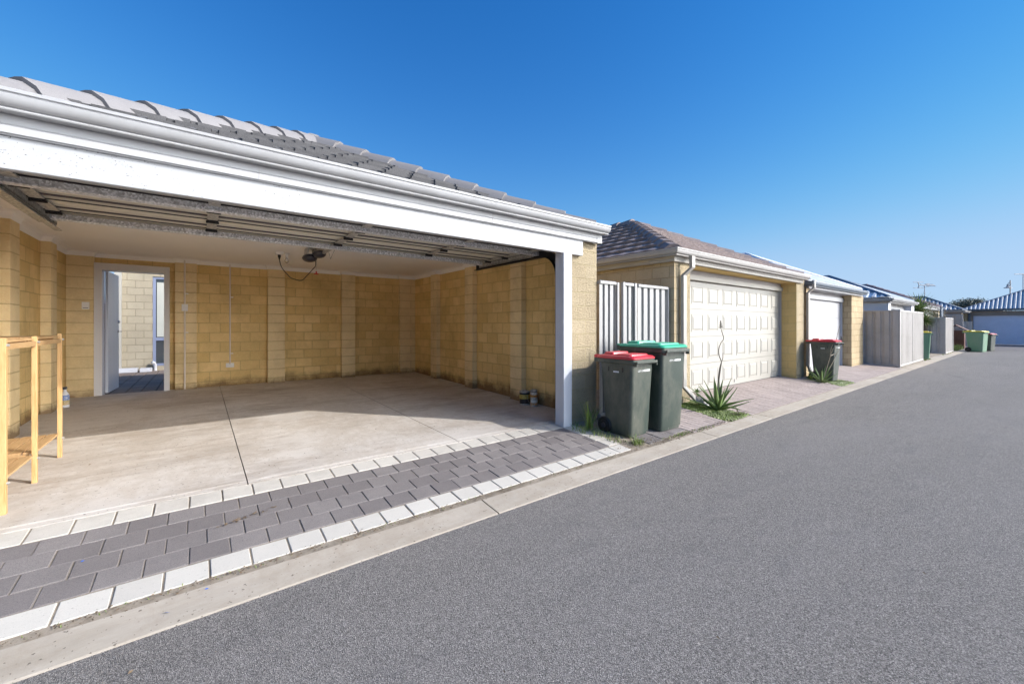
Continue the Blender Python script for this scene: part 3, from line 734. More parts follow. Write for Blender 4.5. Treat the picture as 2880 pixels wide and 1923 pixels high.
# paint tins
def m_label(name,c1,c2,c3,h=.12):
    t=NT(name); tc=t.n.new('ShaderNodeTexCoord'); sp=t.n.new('ShaderNodeSeparateXYZ'); t.L(tc.outputs['Object'],sp.inputs[0])
    z=t.math('DIVIDE',sp.outputs[2],h); col=t.ramp(z,[(0,c3),(.16,c1),(.45,c2),(.78,c3)],'CONSTANT')
    n=t.noise(tc.outputs['Object'],70,1,.5,(1,1,3)); col=t.mix(t.ramp(n,[(.56,0),(.58,.8)]),col,c3)
    return t.done(col,.35)
lab1=m_label('black_gold_label',(.02,.015,.02,1),(.50,.38,.08,1),(.02,.015,.02,1),.2)
lab2=m_label('white_orange_label',(.60,.28,.04,1),(.70,.68,.62,1),(.10,.05,.04,1))
lab3=m_label('white_brown_label',(.45,.22,.05,1),(.68,.68,.66,1),(.62,.62,.6,1))
def tin(x,y,z,r,h,lab,label,handle=False,rz=0):
    t=thing('paint_tin',label,'paint tin',(x,y,z),rz,'paint tins against the right wall')
    MB().lathe([(r*.96,0),(r,.004),(r,.012),(r*.985,.014),(r*.985,h-.014),(r,h-.012),(r,h-.002),(r*.9,h),(r*.86,h-.008),(.004,h-.008)],n=24).build('can',M['galv2'] ,t,smooth=30)
    MB().lathe([(r*.99,.02),(r*.99,h-.02)],n=24,caps=False).build('paper_label',lab,t,smooth=True)
    if handle: MB().tube([(r*math.cos(R(a)),-.02-r*.9,h*.75-abs(math.sin(R(a)))*.12) for a in range(0,181,20)],.0025,5).build('wire_handle',M['galv2'],t)
    return t
tin(3.93,4.80,slz(4.80),.080,.205,lab1,'large black and gold paint tin beside the pilaster',True,.4)
tin(3.975,4.63,slz(4.63),.055,.115,lab3,'small paint tin with white panel label, lower of the stacked pair',False,1.1)
tin(3.972,4.632,slz(4.63)+.116,.055,.125,lab2,'small white and orange paint tin on top of the stacked pair',False,.2)
t=thing('spray_bottle','blue and white bottle behind the pine shelf legs','bottle',(-1.48,8.28,slz(8.28)))
MB().lathe([(.042,0),(.045,.01),(.045,.16),(.03,.20),(.016,.22),(.016,.25)],n=16).build('bottle_body',m_label('bottle_label',(.5,.35,.1,1),(.10,.20,.5,1),(.72,.72,.75,1),.22),t,smooth=35)
MB().box((-.018,-.04,.25),(.018,.03,.285)).build('cap',M['motor'],t,bevel=.004)
# ------------------------------------------------------------------ pine shelf
t=thing('pine_shelf','raw pine slatted shelf unit standing at the left of the open garage','shelf unit',(0,0,0))
sx0,sx1=-1.46,-.985; LY=[4.07,4.70,5.41]; zt=1.265
for y in LY:
    for x in (sx1,sx0+.055):
        MB().box((x-.028,y-.014,slz(y)),(x,y+.018,zt+(0 if y<5 else .01))).build('leg',M['pine'],t,bevel=.002)
def slats(z,y0,y1,name,drop=0):
    b=MB(); n=5; w=(sx1-.055-sx0-.055)/n
    for i in range(n+1):
        x0=sx0+.01+i*(sx1-sx0-.02)/(n+1)
        b.box((x0+.006,y0,z),(x0+(sx1-sx0-.02)/(n+1)-.006,y1,z+.016))
    o=b.build(name,M['pine_y'],t,bevel=.001)
    b=MB()
    for y in (y0+.004,y1-.024): b.box((sx0+.06,y,z-.04),(sx1-.052,y+.02,z-.002))
    pieces(b,'shelf_rail',M['pine_y'],o)
slats(.345,4.095,4.675,'shelf_board'); slats(.362,4.725,5.385,'shelf_board')
slats(1.235,4.095,4.675,'shelf_board'); slats(1.24,4.725,5.385,'shelf_board')
for x in (sx1-.02,sx0):
    for (a,c) in ((4.092,4.678),(4.724,5.388)):
        MB().box((x,a,1.19),(x+.018,c,1.228)).build('side_rail',M['pine_y'],t)
b=MB()
for y in LY:
    for z in (.33,1.22): b.lathe([(.008,0),(.008,.012),(.003,.014)],c=(sx1,y,z),n=8,M=Matrix.Rotation(R(90),4,'Y'))
pieces(b,'bolt',M['galv2'],t)
# ------------------------------------------------------------------ generic fence
def fence_panel(parent,p0,p1,z0,z1,mat,pitch=.25,depth=.035,rail=.045,name='fence_panel',flip=1,capround=True):
    p0,p1=Vector(p0),Vector(p1); d=p1-p0; L=d.length; T=d/L; N=Vector((T.y,-T.x))*flip
    prof=[]; u=0; n=max(1,round(L/pitch)); pw=L/n
    for i in range(n):
        for a,h in ((0,0),(.56,0),(.60,1),(.72,1),(.74,.75),(.80,.75),(.82,1),(.94,1),(.98,0)):
            prof.append(((i+a)*pw,h*depth))
    prof.append((L,0))
    vs=[];fs=[]
    for z in (z0,z1):
        for u,h in prof: q=p0+T*u+N*(depth*.4-h); vs.append((q.x,q.y,z))
    k=len(prof)
    for i in range(k-1): fs.append((i,i+1,k+i+1,k+i))
    sh=MB().add(vs,fs).build(name,mat,parent)
    b=MB()
    for z,hh in ((z0-.005,rail),(z1-rail*.6,rail)):
        a=[]
        for (o,dz) in ((-.032,0),(.032,0),(.032,hh*.75),(.02,hh),(-.02,hh),(-.032,hh*.75)): a.append((o,dz))
        r=[[ (p0+T*u+N*o).to_tuple()+(z+dz,) for o,dz in a] for u in (0,L)]
        b.loft(r)
    b.build('rail',mat,sh,fix=True,bevel=.003)
    return sh
def fpost(parent,p,z0,z1,mat,w=.05):
    return MB().box((p[0]-w/2,p[1]-w/2,z0),(p[0]+w/2,p[1]+w/2,z1)).build('post',mat,parent,bevel=.006)
F1=thing('fence','pale grey ribbed steel fence and gate between open garage and cream-doored garage','fence')
yfz=pz(3.6)
fence_panel(F1,(4.225,3.60),(4.56,3.60),yfz+.02,1.93,M['fence'],.115,.028)
fpost(F1,(4.60,3.59),yfz,1.94,M['fence'],.045); fpost(F1,(4.70,3.57),yfz,1.95,M['fence'],.05)
fence_panel(F1,(4.73,3.58),(4.93,3.58),yfz+.02,1.93,M['fence'],.115,.028)
fpost(F1,(4.97,3.57),yfz,1.95,M['fence'],.05)
fence_panel(F1,(5.05,3.59),(5.82,3.59),yfz+.02,1.93,M['fence'],.155,.03,name='gate')
fpost(F1,(5.025,3.59),yfz,1.94,M['fence'],.03); fpost(F1,(5.845,3.59),yfz,1.94,M['fence'],.04)
# ------------------------------------------------------------------ wheelie bins
def rr(cx,cy,w,d,z,r=.05,n=4):
    pts=[]
    for (sx,sy,a0) in ((1,1,0),(-1,1,90),(-1,-1,180),(1,-1,270)):
        for k in range(n+1):
            a=R(a0+90*k/n); pts.append((cx+sx*(w/2-r)+r*math.cos(a),cy+sy*(d/2-r)+r*math.sin(a),z))
    return pts
def text_mesh(s,size,mat,parent,Mx,name='lettering'):
    cu=bpy.data.curves.new(name,'FONT'); cu.body=s; cu.size=size; cu.extrude=.0006; cu.align_x='CENTER'; cu.resolution_u=2
    o=bpy.data.objects.new(name,cu); COL.objects.link(o); dg=bpy.context.evaluated_depsgraph_get()
    me=bpy.data.meshes.new_from_object(o.evaluated_get(dg)); bpy.data.objects.remove(o); bpy.data.curves.remove(cu)
    me.transform(Mx); me.materials.clear(); me.materials.append(mat)
    o=bpy.data.objects.new(name,me); COL.objects.link(o); o.parent=parent; return o
def make_bin(label,loc,rz,W,D,Hh,mb,ml,wr=.10,group=None,text=True):
    # local: front faces -y, origin at ground in the middle of the rim footprint
    t=thing('wheelie_bin',label,'bin',loc,rz,group)
    bw,bd=W*.80,D*.66; fy=-D/2+.035
    b=MB(); rings=[]
    for f,sf in ((0,0),(.03,.0),(.035,.012),(.10,.016),(.5,.5),(.9,.93),(.97,1)):
        f_=f; k=f if f>.1 else f*.9
        w=bw+(W*.90-bw)*k; d=bd+(D*.86-bd)*k; front=fy+(.045*(1-k)); 
        if f<.034: w-=.025; d-=.02; front+=.012
        rings.append(rr(0,front+d/2,w,d,f_*Hh+.012,.045 if f<.9 else .04))
    bt=bd; 
    b.loft(rings); body=b.build('body',mb,t,smooth=50)
    # rim
    b=MB(); yc=fy+D*.43
    b.loft([rr(0,yc,W*.90,D*.86,Hh*.945,.04),rr(0,yc,W*.985,D*.95,Hh*.955,.04),rr(0,yc,W*.99,D*.96,Hh*.985,.04),rr(0,yc,W*.955,D*.925,Hh*.988,.035),rr(0,yc,W*.955,D*.925,Hh*1.003,.035),rr(0,yc,W*.86,D*.84,Hh*1.004,.03)])
    # front comb under the rim
    for k in (-.36,-.12,.12,.36): 
        b.add([(k*W-.012,fy-.005,Hh*.95),(k*W+.012,fy-.005,Hh*.95),(k*W+.005,fy+.03,Hh*.90),(k*W-.005,fy+.03,Hh*.90)],[(0,1,2,3)])
    b.box((-W*.43,fy-.055,Hh*.953),(W*.43,fy-.005,Hh*.968)); b.box((-W*.43,fy-.055,Hh*.953),(W*.43,fy-.047,Hh*.99))
    for sx in (-1,1): b.box((sx*W*.43-.006,fy-.05,Hh*.925),(sx*W*.43+.006,fy+.0,Hh*.952)); 
    b.build('rim',mb,t,smooth=30)
    # lid
    b=MB(); y0=fy-.02; y1=fy+D*.93; zc=Hh*1.006
    yc2=(y0+y1)/2; dd=y1-y0
    b.loft([rr(0,yc2,W*.97,dd,zc,.045),rr(0,yc2,W*.985,dd+.01,zc+.012,.045),rr(0,yc2,W*.94,dd-.03,zc+.034,.05),rr(0,yc2+.0,W*.86,dd*.88,zc+.040,.05)])
    b.loft([rr(0,yc2-.17*dd,W*.80,dd*.44,zc+.030,.04),rr(0,yc2-.17*dd,W*.76,dd*.40,zc+.055,.04),rr(0,yc2-.17*dd,W*.68,dd*.36,zc+.058,.03)])
    b.loft([rr(0,yc2+.25*dd,W*.74,dd*.30,zc+.030,.03),rr(0,yc2+.25*dd,W*.66,dd*.24,zc+.072,.03)])
    for k in (-.3,-.1,.1,.3): b.box((k*W-.012,yc2-.02*dd,zc+.034),(k*W+.012,yc2+.10*dd,zc+.050))
    # hinge arms
    for sx in (-1,1): b.box((sx*W*.36-.03,y1-.03,zc+.0),(sx*W*.36+.03,y1+.055,zc+.034))
    lid=b.build('lid',ml,t,smooth=35,bevel=.003)
    b=MB(); b.tube([(-W*.40,y1+.045,zc+.012),(W*.40,y1+.045,zc+.012)],.015,10)
    for sx in (-.44,-.14,.14,.44): b.box((sx*W*.9-.01,y1-.05,zc-.05),(sx*W*.9+.01,y1+.055,zc+.014))
    b.build('handle',mb,t,smooth=40)
    ya=fy+.045+bd-.0
    for sx in (-1,1):
        b=MB(); Mx=Matrix.Translation((sx*(W*.40+.0),ya,wr))@Matrix.Rotation(R(90*sx),4,'Y')
        b.lathe([(.02,-.03),(wr*.55,-.03),(wr*.6,-.022),(wr*.86,-.026),(wr,-.012),(wr,.012),(wr*.86,.026),(wr*.6,.022),(wr*.55,.03),(.02,.03)],n=26,M=Mx)
        wh=b.build('wheel',M['black'],t,smooth=35)
        MB().lathe([(.0005,.031),(.03,.032),(.032,.04),(.0005,.044)],n=12,M=Mx).build('hub_cap',M['motor'],wh,smooth=True)
    MB().tube([(-W*.40,ya,wr),(W*.40,ya,wr)],.012,8).build('axle',M['galv2'],t)
    if text:
        # front sticker strip with tiny lettering, side mark
        yy=lambda z:fy+.045*(1-z/Hh)-.0035
        zt_=Hh*.845
        tilt=math.atan(.045/Hh)
        Mf=Matrix.Translation((.02,yy(zt_),zt_))@Matrix.Rotation(R(90)-tilt*0,4,'X')
        text_mesh('CITY OF',.032,M['sticker'],t,Matrix.Translation((-.065,0,0))@Mf)
        b=MB()
        for k in range(9): b.box((-.005+k*.0135,-.0006,.001),(.0055+k*.0135,.0006,.0235),Matrix.Translation((.02,yy(zt_)-.001,zt_)))
        b.build('worn_lettering',M['sticker'],t)
        b=MB(); 
        for sx in (-1,1):
            for k in range(5): b.box((sx*W*.449-.002,-.05+k*.016,Hh*.83),(sx*W*.449+.002,-.038+k*.016,Hh*.848))
        b.build('side_mark',M['sticker'],t)
        b=MB()
        for sx in (-1,1):
            for yk in (-.11,.09): b.box((sx*W*.447-.003,yk,Hh*.84),(sx*W*.447+.003,yk+.012,Hh*.90))
        pieces(b,'side_slot',M['black'],t)
    return t
make_bin('small dark green bin with a red lid against the brick pillar',(4.09,3.06,pz(2.9)),R(1),.47,.55,.90,M['bin_dark'],M['lid_red'],.10)
make_bin('tall dark green bin with a green lid in front of the pale fence',(4.66,3.07,pz(2.85)),R(-1),.57,.69,1.02,M['bin_dark'],M['lid_green'],.10)
make_bin('dark green bin with a red lid by the flat white door',(11.66,3.10,pz(3.0)),R(0),.50,.56,.90,M['bin_dark'],M['lid_red'],.10)
make_bin('mid green bin with a yellow lid tucked behind the boxed fence corner',(22.3,2.93,.03),R(12),.58,.70,1.02,M['bin_light'],M['lid_yellow'],.10,text=False)
make_bin('mid green bin with yellow lid standing out on the lane near the far garage',(31.1,2.02,.0),R(-16),.58,.76,1.0,M['bin_light'],M['lid_yellow'],.12,text=False)
make_bin('small dark bin with a dull red lid half hidden behind the far yellow lidded bin',(32.5,1.74,.0),R(-20),.50,.58,.86,M['bin_dark'],M['lid_red'],.11,text=False)
# ------------------------------------------------------------------ neighbour garages
def downpipe(parent,x,y,zt,zb,mat,d=.075,kick=(0.18,-.10)):
    b=MB(); w,dp=.09,.05
    def seg(p,q):
        r=[]
        for c in (p,q): r.append([(c[0]-w/2,c[1]-dp/2,c[2]),(c[0]+w/2,c[1]-dp/2,c[2]),(c[0]+w/2,c[1]+dp/2,c[2]),(c[0]-w/2,c[1]+dp/2,c[2])])
        b.loft(r)
    seg((x,y,zb+.28),(x,y,zt-.30)); seg((x,y,zt-.30),(x+.07,y-.10,zt-.18)); seg((x+.07,y-.10,zt-.18),(x+.07,y-.10,zt))
    b.add([],[])
    seg((x+kick[0],y+kick[1],zb+.02),(x,y,zb+.28))
    b.box((x-.055,y-.028,zb+.95),(x+.055,y+.028,zb+.975))
    return b.build('downpipe',mat,parent,fix=True)
def garage(label,x0,x1,ox0,ox1,yf,yd,zb,fz,gz_,tan,mats,rstyle,door,depth=6.0,tw=.30,capmetal=False,left_ov=.21,dh=None,header=None,roofz=0,right_ov=None,yo=.18):
    g=thing('garage',label,'garage')
    mw,mrev=mats['wall'],mats.get('reveal',mats['wall'])
    top=fz+.10
    ge=yf-yo            # outer gutter edge
    MB().box((x0,yf+.0,-.05),(x0+.11,yf+depth,top)).build('side_wall',mats.get('side',mw),g)
    MB().box((x1-.11,yf+.30,-.05),(x1,yf+depth,top)).build('side_wall',mats.get('side',mw),g)
    MB().box((x0,yf+depth+.002,-.05),(x1,yf+depth+.11,top)).build('back_wall',mats.get('side',mw),g)
    MB().box((x0+.112,yf-.001,-.05),(ox0,yd+.15,top)).build('brick_pillar',mw,g,bevel=.006)
    MB().box((ox1+.004,yf-.001,-.05),(x1-.0,yf+.298,top)).build('brick_pillar',mw,g,bevel=.006)
    MB().box((ox1,yf+.004,-.05),(ox1+.003,yd+.15,top)).build('pillar_reveal',mrev,g)
    # infill above the door
    h0,h1=header
    MB().box((ox0,yd-.02,h1),(ox1,yd+.12,fz+.09)).build('infill_board',mats['infill'],g)
    MB().box((ox0,yf+.03,fz+.0),(ox1,yd-.022,fz+.04)).build('soffit',mats['soffit'],g)
    MB().box((ox0-.0,yd-.06,h0),(ox1-.002,yd+.03,h1)).build('header',mats['header'],g,bevel=.004)
    # door
    zt_=h0-.01
    dr=MB().box((ox0,yd+.045,zb),(ox1,yd+.06,zt_)).build('garage_door',mats['door'],g)
    n=4; hh=(zt_-zb-.015)/n
    for i in range(n):
        b=MB(); za=zb+.015+i*hh+.003; zz=zb+.015+(i+1)*hh-.003
        b.box((ox0+.05,yd+.012,za),(ox1-.03,yd+.044,zz))
        if door=='raised':
            c=8; cw=(ox1-ox0)/c
            for k in range(c):
                a0=ox0+k*cw+cw*.16; a1=ox0+(k+1)*cw-cw*.16; e0=za+hh*.17; e1=zz-hh*.17
                # outer bead ring
                y=yd+.012
                for q0,q1,dpt in ((0,.016,.008),):
                    dpt=.006; b.box((a0,y-dpt,e0),(a1,y-.0002,e0+.018)); b.box((a0,y-dpt,e1-.018),(a1,y-.0002,e1)); b.box((a0,y-dpt,e0+.018),(a0+.018,y-.0002,e1-.018)); b.box((a1-.018,y-dpt,e0+.018),(a1,y-.0002,e1-.018))
                m=.055
                r=[[(a0+u,y-dy,e0+u),(a1-u,y-dy,e0+u),(a1-u,y-dy,e1-u),(a0+u,y-dy,e1-u)] for u,dy in ((m-.022,.0002),(m,.011),(m+.004,.011))]
                b.loft(r,capa=False)
        b.build('door_panel',mats['door'],dr,fix=True)
    MB().box((ox0,yd+.0,zb-.02),(ox1,yd+.044,zb+.015)).build('bottom_seal',M['black'],dr)
    if door=='raised': MB().box((ox0+2.35,yd+.0,zb+.06),(ox0+2.39,yd+.011,zb+.13)).build('lock',M['galv2'],dr)
    b=MB(); b.box((ox0,yd-.03,zb-.03),(ox0+.045,yd+.044,h0)); b.box((ox1-.03,yd-.03,zb-.03),(ox1-.002,yd+.044,h0)); pieces(b,'door_frame',mats['frame'],g)
    # fascia, gutter, roof
    xl=x0-left_ov+.13; xr=x1+(left_ov if right_ov is None else right_ov)-.13; yy=ge+.13
    fascia(g,[(xl+.03,yf+depth),(xl+.03,yy+.03),(xr-.03,yy+.03)],fz,.13,mats['fascia'])
    gutter(g,[(xl,yf+depth),(xl,yy),(xr+.05,yy)],gz_,mats['gutter'])
    MB().box((xl+.031,yy+.031,fz+.05),(xr,yf+depth,fz+.12)).build('eave_lining',mats['fascia'],g)
    hip_roof(g,xl+.03,xr-.0,yy+.03,yf+depth+1.5,gz_+.06+roofz,tan,rstyle,mats['roof'],mats['cap'],tw,.33,capmetal)
    return g
g2=garage('garage with cream raised-panel door and brown tiled hip roof',5.89,11.60,6.36,11.09,3.50,3.84,.117,2.335,2.515,.497,
  dict(wall=M['br_out'],side=M['br_two'],reveal=M['br_yel'],infill=M['grey_pan'],soffit=M['br_yel'],header=M['cream'],door=M['cream'],frame=M['grey_pan'],fascia=M['fasc2'],gutter=M['gut2'],roof=M['tile_b'],cap=M['tile_b']),'roman','raised',header=(2.155,2.245),right_ov=-.07,roofz=-.07)
downpipe(g2,6.06,3.44,2.43,.10,M['fasc2'],kick=(.22,-.12))
dpp=downpipe(g2,11.66,3.44,2.43,.10,M['fasc2'],kick=(.12,-.05))
t=thing('pvc_drain','grey pvc drain stub with collar under the cream downpipe','drain',(6.33,3.28,pz(3.28)))
b=MB(); b.tube([(-.05,.03,.10),(.06,-.04,-.02)],.045,14); b.build('pipe',M['white'],t,smooth=40)
b=MB(); b.tube([(-.06,.035,.11),(-.02,.012,.065)],.062,14); b.build('collar',M['pipe'],t,smooth=40)
g3=garage('garage with flat white door and pale steel roof with blue gutter',11.74,16.92,12.0,15.62,3.50,3.75,.10,2.245,2.40,.49,
  dict(wall=M['br_tan'],infill=M['grey_pan'],soffit=M['white'],header=M['white'],door=M['door_w'],frame=M['post'],fascia=M['white'],gutter=M['roof_blue'],roof=M['roof_white'],cap=M['roof_white']),(.19,.02),'flat',header=(2.045,2.16),capmetal=True,right_ov=-.10,left_ov=.1)
g4=garage('garage with pale steel roof and white gutter rising behind the boxed fence',20.0,24.9,20.4,24.3,3.42,3.7,.10,2.17,2.32,.47,
  dict(wall=M['door_b'],side=M['post'],infill=M['grey_pan'],soffit=M['white'],header=M['white'],door=M['white'],frame=M['grey_pan'],fascia=M['gut2'],gutter=M['gutter'],roof=M['roof_white'],cap=M['roof_blue']),(.25,.035),'flat',header=(1.98,2.08),capmetal=True,right_ov=.0,left_ov=.2)
g5=garage('distant garage with plum tiled roof',28.2,33.4,28.6,33.0,3.55,3.8,.10,2.15,2.32,.47,
  dict(wall=M['br_out'],infill=M['grey_pan'],soffit=M['white'],header=M['white'],door=M['white'],frame=M['grey_pan'],fascia=M['white'],gutter=M['gutter'],roof=M['tile_p'],cap=M['tile_p']),'roman','flat',header=(1.98,2.08))
g6=garage('distant garage with pale blue ribbed roof below the larger aerial',38.6,42.6,38.9,41.7,3.12,3.4,.05,2.14,2.28,.50,
  dict(wall=M['br_tan'],side=M['br_far'],infill=M['grey_pan'],soffit=M['white'],header=M['white'],door=M['white'],frame=M['grey_pan'],fascia=M['roof_blue'],gutter=M['gut2'],roof=M['roof_far'],cap=M['roof_blue']),(.22,.04),'flat',header=(1.95,2.05),capmetal=True,depth=9,left_ov=.12)
# far garage facing the lane end (front plane x = 42)
g=thing('garage','brown brick garage with pale blue door and ribbed blue roof closing the lane','garage')
X=42.0; ya,yb=-6.0,3.22
b=MB(); b.box((X,2.86,-.05),(X+.3,yb,2.28)); b.box((X,ya,-.05),(X+.3,-3.2,2.28)); b.box((X,-3.2,2.10),(X+.3,2.86,2.28)); b.box((X+.3,3.1,-.05),(X+8,yb,2.28)); b.build('wall',M['br_far'],g)
MB().box((X-.012,-3.2,1.985),(X+.28,2.86,2.098)).build('header',M['br_far'],g)
dr=MB().box((X+.16,-3.2,.06),(X+.18,2.86,2.0)).build('garage_door',M['door_b'],g)
for i in range(4): MB().box((X+.12,-3.2,.07+i*.48),(X+.158,2.86,.07+(i+1)*.48-.012)).build('door_panel',M['door_b'],dr)
MB().box((X-.05,2.98,0),(X-.002,3.08,2.2)).build('downpipe',M['roof_blue'],g)
gutter(g,[(X-.10,yb+.15),(X-.10,ya)],2.42,M['roof_blue'],1.2)
b=MB(); hw=4.6; tan=.49; rise=hw*tan; Ls=math.hypot(hw,rise)
roof_face(b,Vector((X-.2,yb+.2,2.40)),Vector((0,-1,0)),Vector((hw/Ls,0,rise/Ls)),[(0,0),(9.2,0),(4.6,Ls)],(.19,.05))
roof_face(b,Vector((X-.2,yb+.2,2.40)),Vector((1,0,0)),Vector((0,-hw/Ls,rise/Ls)),[(0,0),(9,0),(9,Ls),(4.6,Ls)],(.4,.05))
rf=b.build('roof',M['roof_far'],g)
c=MB(); cap_run(c,(X-.2,yb+.2,2.42),(X-.2+4.6,yb+.2-4.6,2.42+rise),'metal'); c.build('ridge_capping',M['roof_blue'],rf,fix=True)
# house roofs further off with flues
g=thing('house','far house with low pale roof and two white flues in front of the tree','house')
b=MB().box((46,7.0,0),(58,12,2.3)); b.build('wall',M['br_tan'],g)
b=MB(); b.add([(45.6,6.4,2.4),(58,6.4,2.4),(58,9.5,3.9),(47.5,9.5,3.9),(45.6,12,2.4)],[(0,1,2,3),(0,3,4)]); rf=b.build('roof',M['roof_white'],g)
for (x,y,z) in ((48.3,7.0,2.7),(52.0,6.7,2.5)):
    MB().lathe([(.13,0),(.13,.45),(.2,.46),(.2,.62),(.14,.66)],c=(x,y,z),n=12).build('flue',M['white'],rf,smooth=30)
# ------------------------------------------------------------------ further fences
F2=thing('fence','stone grey ribbed steel fence boxed round a corner beside the flat white door','fence')
fence_panel(F2,(17.22,2.72),(17.22,3.55),.06,1.80,M['fence2'],.205,.03,.05,flip=-1)
for x in (17.25,19.25,21.25): fpost(F2,(x,2.70),.0,1.83,M['fence2'],.055)
fence_panel(F2,(17.29,2.70),(19.21,2.70),.06,1.80,M['fence2'],.19,.05,.05); fence_panel(F2,(19.29,2.70),(21.22,2.70),.06,1.80,M['fence2'],.19,.05,.05)
F3=thing('fence','stone grey steel fence corner with dry vine over it, farther along the lane','fence')
fence_panel(F3,(27.0,2.72),(27.0,3.75),.04,1.67,M['fence2'],.23,.035,.05,flip=-1)
fence_panel(F3,(27.05,2.70),(29.6,2.70),.04,1.67,M['fence2'],.25,.03,.05)
for x in (27.0,29.65): fpost(F3,(x,2.70),.0,1.69,M['fence2'],.07)
F4=thing('fence','short grey steel fence panel beside the brown wooden hutch','fence')
fence_panel(F4,(34.8,2.85),(34.8,3.9),.04,1.93,M['fence2'],.35,.035,.06,flip=-1); fpost(F4,(34.8,2.80),.0,1.96,M['gut2'],.09)
F5=thing('fence','low grey fence panel against the far brown garage','fence')
fence_panel(F5,(38.0,2.62),(38.0,3.2),.04,1.55,M['fence2'],.3,.03,.06,flip=-1)
# ------------------------------------------------------------------ plants
def blade(b,base,ang,lean,L,w,segs=6,curl=.6,th=0.0):
    d=Vector((math.cos(ang),math.sin(ang),0)); s_=Vector((-d.y,d.x,0)); p=Vector(base); a=lean; vs=[]
    for i in range(segs+1):
        f=i/segs; ww=w*(1-f**1.5)*(.65+.35*math.sin(min(f*4,1.57))) + (.0006)
        n=Vector((d.x*-math.cos(a),d.y*-math.cos(a),math.sin(a)))
        fold=ww*.45
        vs+= [p-s_*ww+n*fold, p-n*th*(1-f), p+s_*ww+n*fold]
        p=p+(d*math.sin(a)+Vector((0,0,math.cos(a))))*(L/segs); a+=curl/segs
    fs=[]
    for i in range(segs):
        k=3*i; fs+=[(k,k+1,k+4,k+3),(k+1,k+2,k+5,k+4)]
        if th: fs+=[]
    b.add(vs,fs)
def agave(label,loc,n,L,w,stalks,group=None,scale=1):
    t=thing('agave',label,'plant',loc,0,group)
    lf=[]
    for i in range(n):
        b=MB(); a=i*2.39996+random.uniform(-.2,.2); f=i/n
        blade(b,(math.cos(a)*.03,math.sin(a)*.03,.0),a,R(12+62*f),L*random.uniform(.8,1.1),w*random.uniform(.85,1.1),8,random.uniform(-.25,.75),.012)
        o=b.build('leaf',M['aloe'],t,smooth=True); lf.append(o)
        sm=o.modifiers.new('solid','SOLIDIFY'); sm.thickness=.006
    for pts,m,buds in stalks:
        b=MB(); b.tube(cr([Vector(p) for p in pts],4),.009,7,.0045); st=b.build('flower_stalk',m,t,smooth=True)
        if buds:
            q=Vector(pts[-1]); q0=Vector(pts[-2]); b=MB()
            for i in range(34):
                f=i/34; c=q.lerp(q0,f*1.0); a=i*2.4; r=.008+.030*f
                b.tube([c,c+Vector((math.cos(a)*r,math.sin(a)*r,-.004+.012*(1-f)))],.0045,4,.002)
            b.build('bud',M['darkstalk'],st)
    return t
random.seed(11)
agave('large agave with a tall crooked flower stalk in front of the cream door',(6.28,3.02,pz(3.0)+.0),24,.50,.038,
 [([(0,0,.05),(.01,.0,.28),(.05,0,.46),(.10,0,.64),(.124,0,.73),(.05,0,.83),(.045,0,.93),(.11,0,1.016),(.20,0,1.08),(.16,0,1.16),(.11,0,1.245),(.10,0,1.36)],M['darkstalk'],True),
  ([(.03,.02,.05),(.04,.02,.28),(.10,.02,.59),(.165,.02,.71),(.21,.02,.76),(.22,.02,.86)],M['darkstalk'],False)])
V=lambda l:[(f*.5,-f*.2,z) for f,z in l]
agave('smaller agave with bare forked stalks leaning before the white door bin',(11.12,3.02,pz(3.0)),16,.40,.030,
 [(V([(0,.03),(.19,.21),(.36,.43),(.47,.58),(.63,.75),(.74,.84),(.85,1.02),(1.0,1.27)]),M['dry'],False),
  (V([(0,.03),(.22,.17),(.47,.34),(.74,.55),(.88,.68),(1.01,.74),(1.15,.82),(1.15,.93),(1.08,1.04)]),M['dry'],True),
  (V([(.47,.58),(.50,.72),(.58,.82),(.70,.90)]),M['dry'],False),
  (V([(.50,.60),(.68,.64),(.78,.74),(.74,.84)]),M['dry'],False)])
# small succulent
t=thing('succulent','small rosette succulent on a bare stem by the drain','plant',(6.42,3.42,pz(3.42)))
MB().tube([(0,0,0),(.01,0,.10),(0,0,.17)],.010,7).build('stem',M['darkstalk'],t,smooth=True)
b=MB()
for i in range(12): blade(b,(0,0,.16),i*2.4,R(25+i*6),.085,.022,4,.2)
b.build('rosette',M['aloe'],t)
t=thing('agave','tiny pale agave pup at the foot of the second brick pillar','plant',(11.3,3.28,pz(3.28)))
b=MB()
for i in range(12): blade(b,(0,0,0),i*2.4,R(15+i*5),.17,.016,4,.2)
b.build('leaf',M['grass'],t)
def grass(b,n,area,h,w=.0035,zf=pz):
    c=0
    while c<n:
        x,y=area(); 
        if x is None: continue
        blade(b,(x,y,zf(y)-.01),random.uniform(0,6.28),random.uniform(.1,.8),h*random.uniform(.4,1.2),w*random.uniform(.6,1.3),3,random.uniform(0,.9)); c+=1
def poly_area(poly):
    xs_=[p[0] for p in poly]; ys_=[p[1] for p in poly]
    def f():
        while True:
            p=(random.uniform(min(xs_),max(xs_)),random.uniform(min(ys_),max(ys_)))
            if in_poly(p,poly): return p
    return f
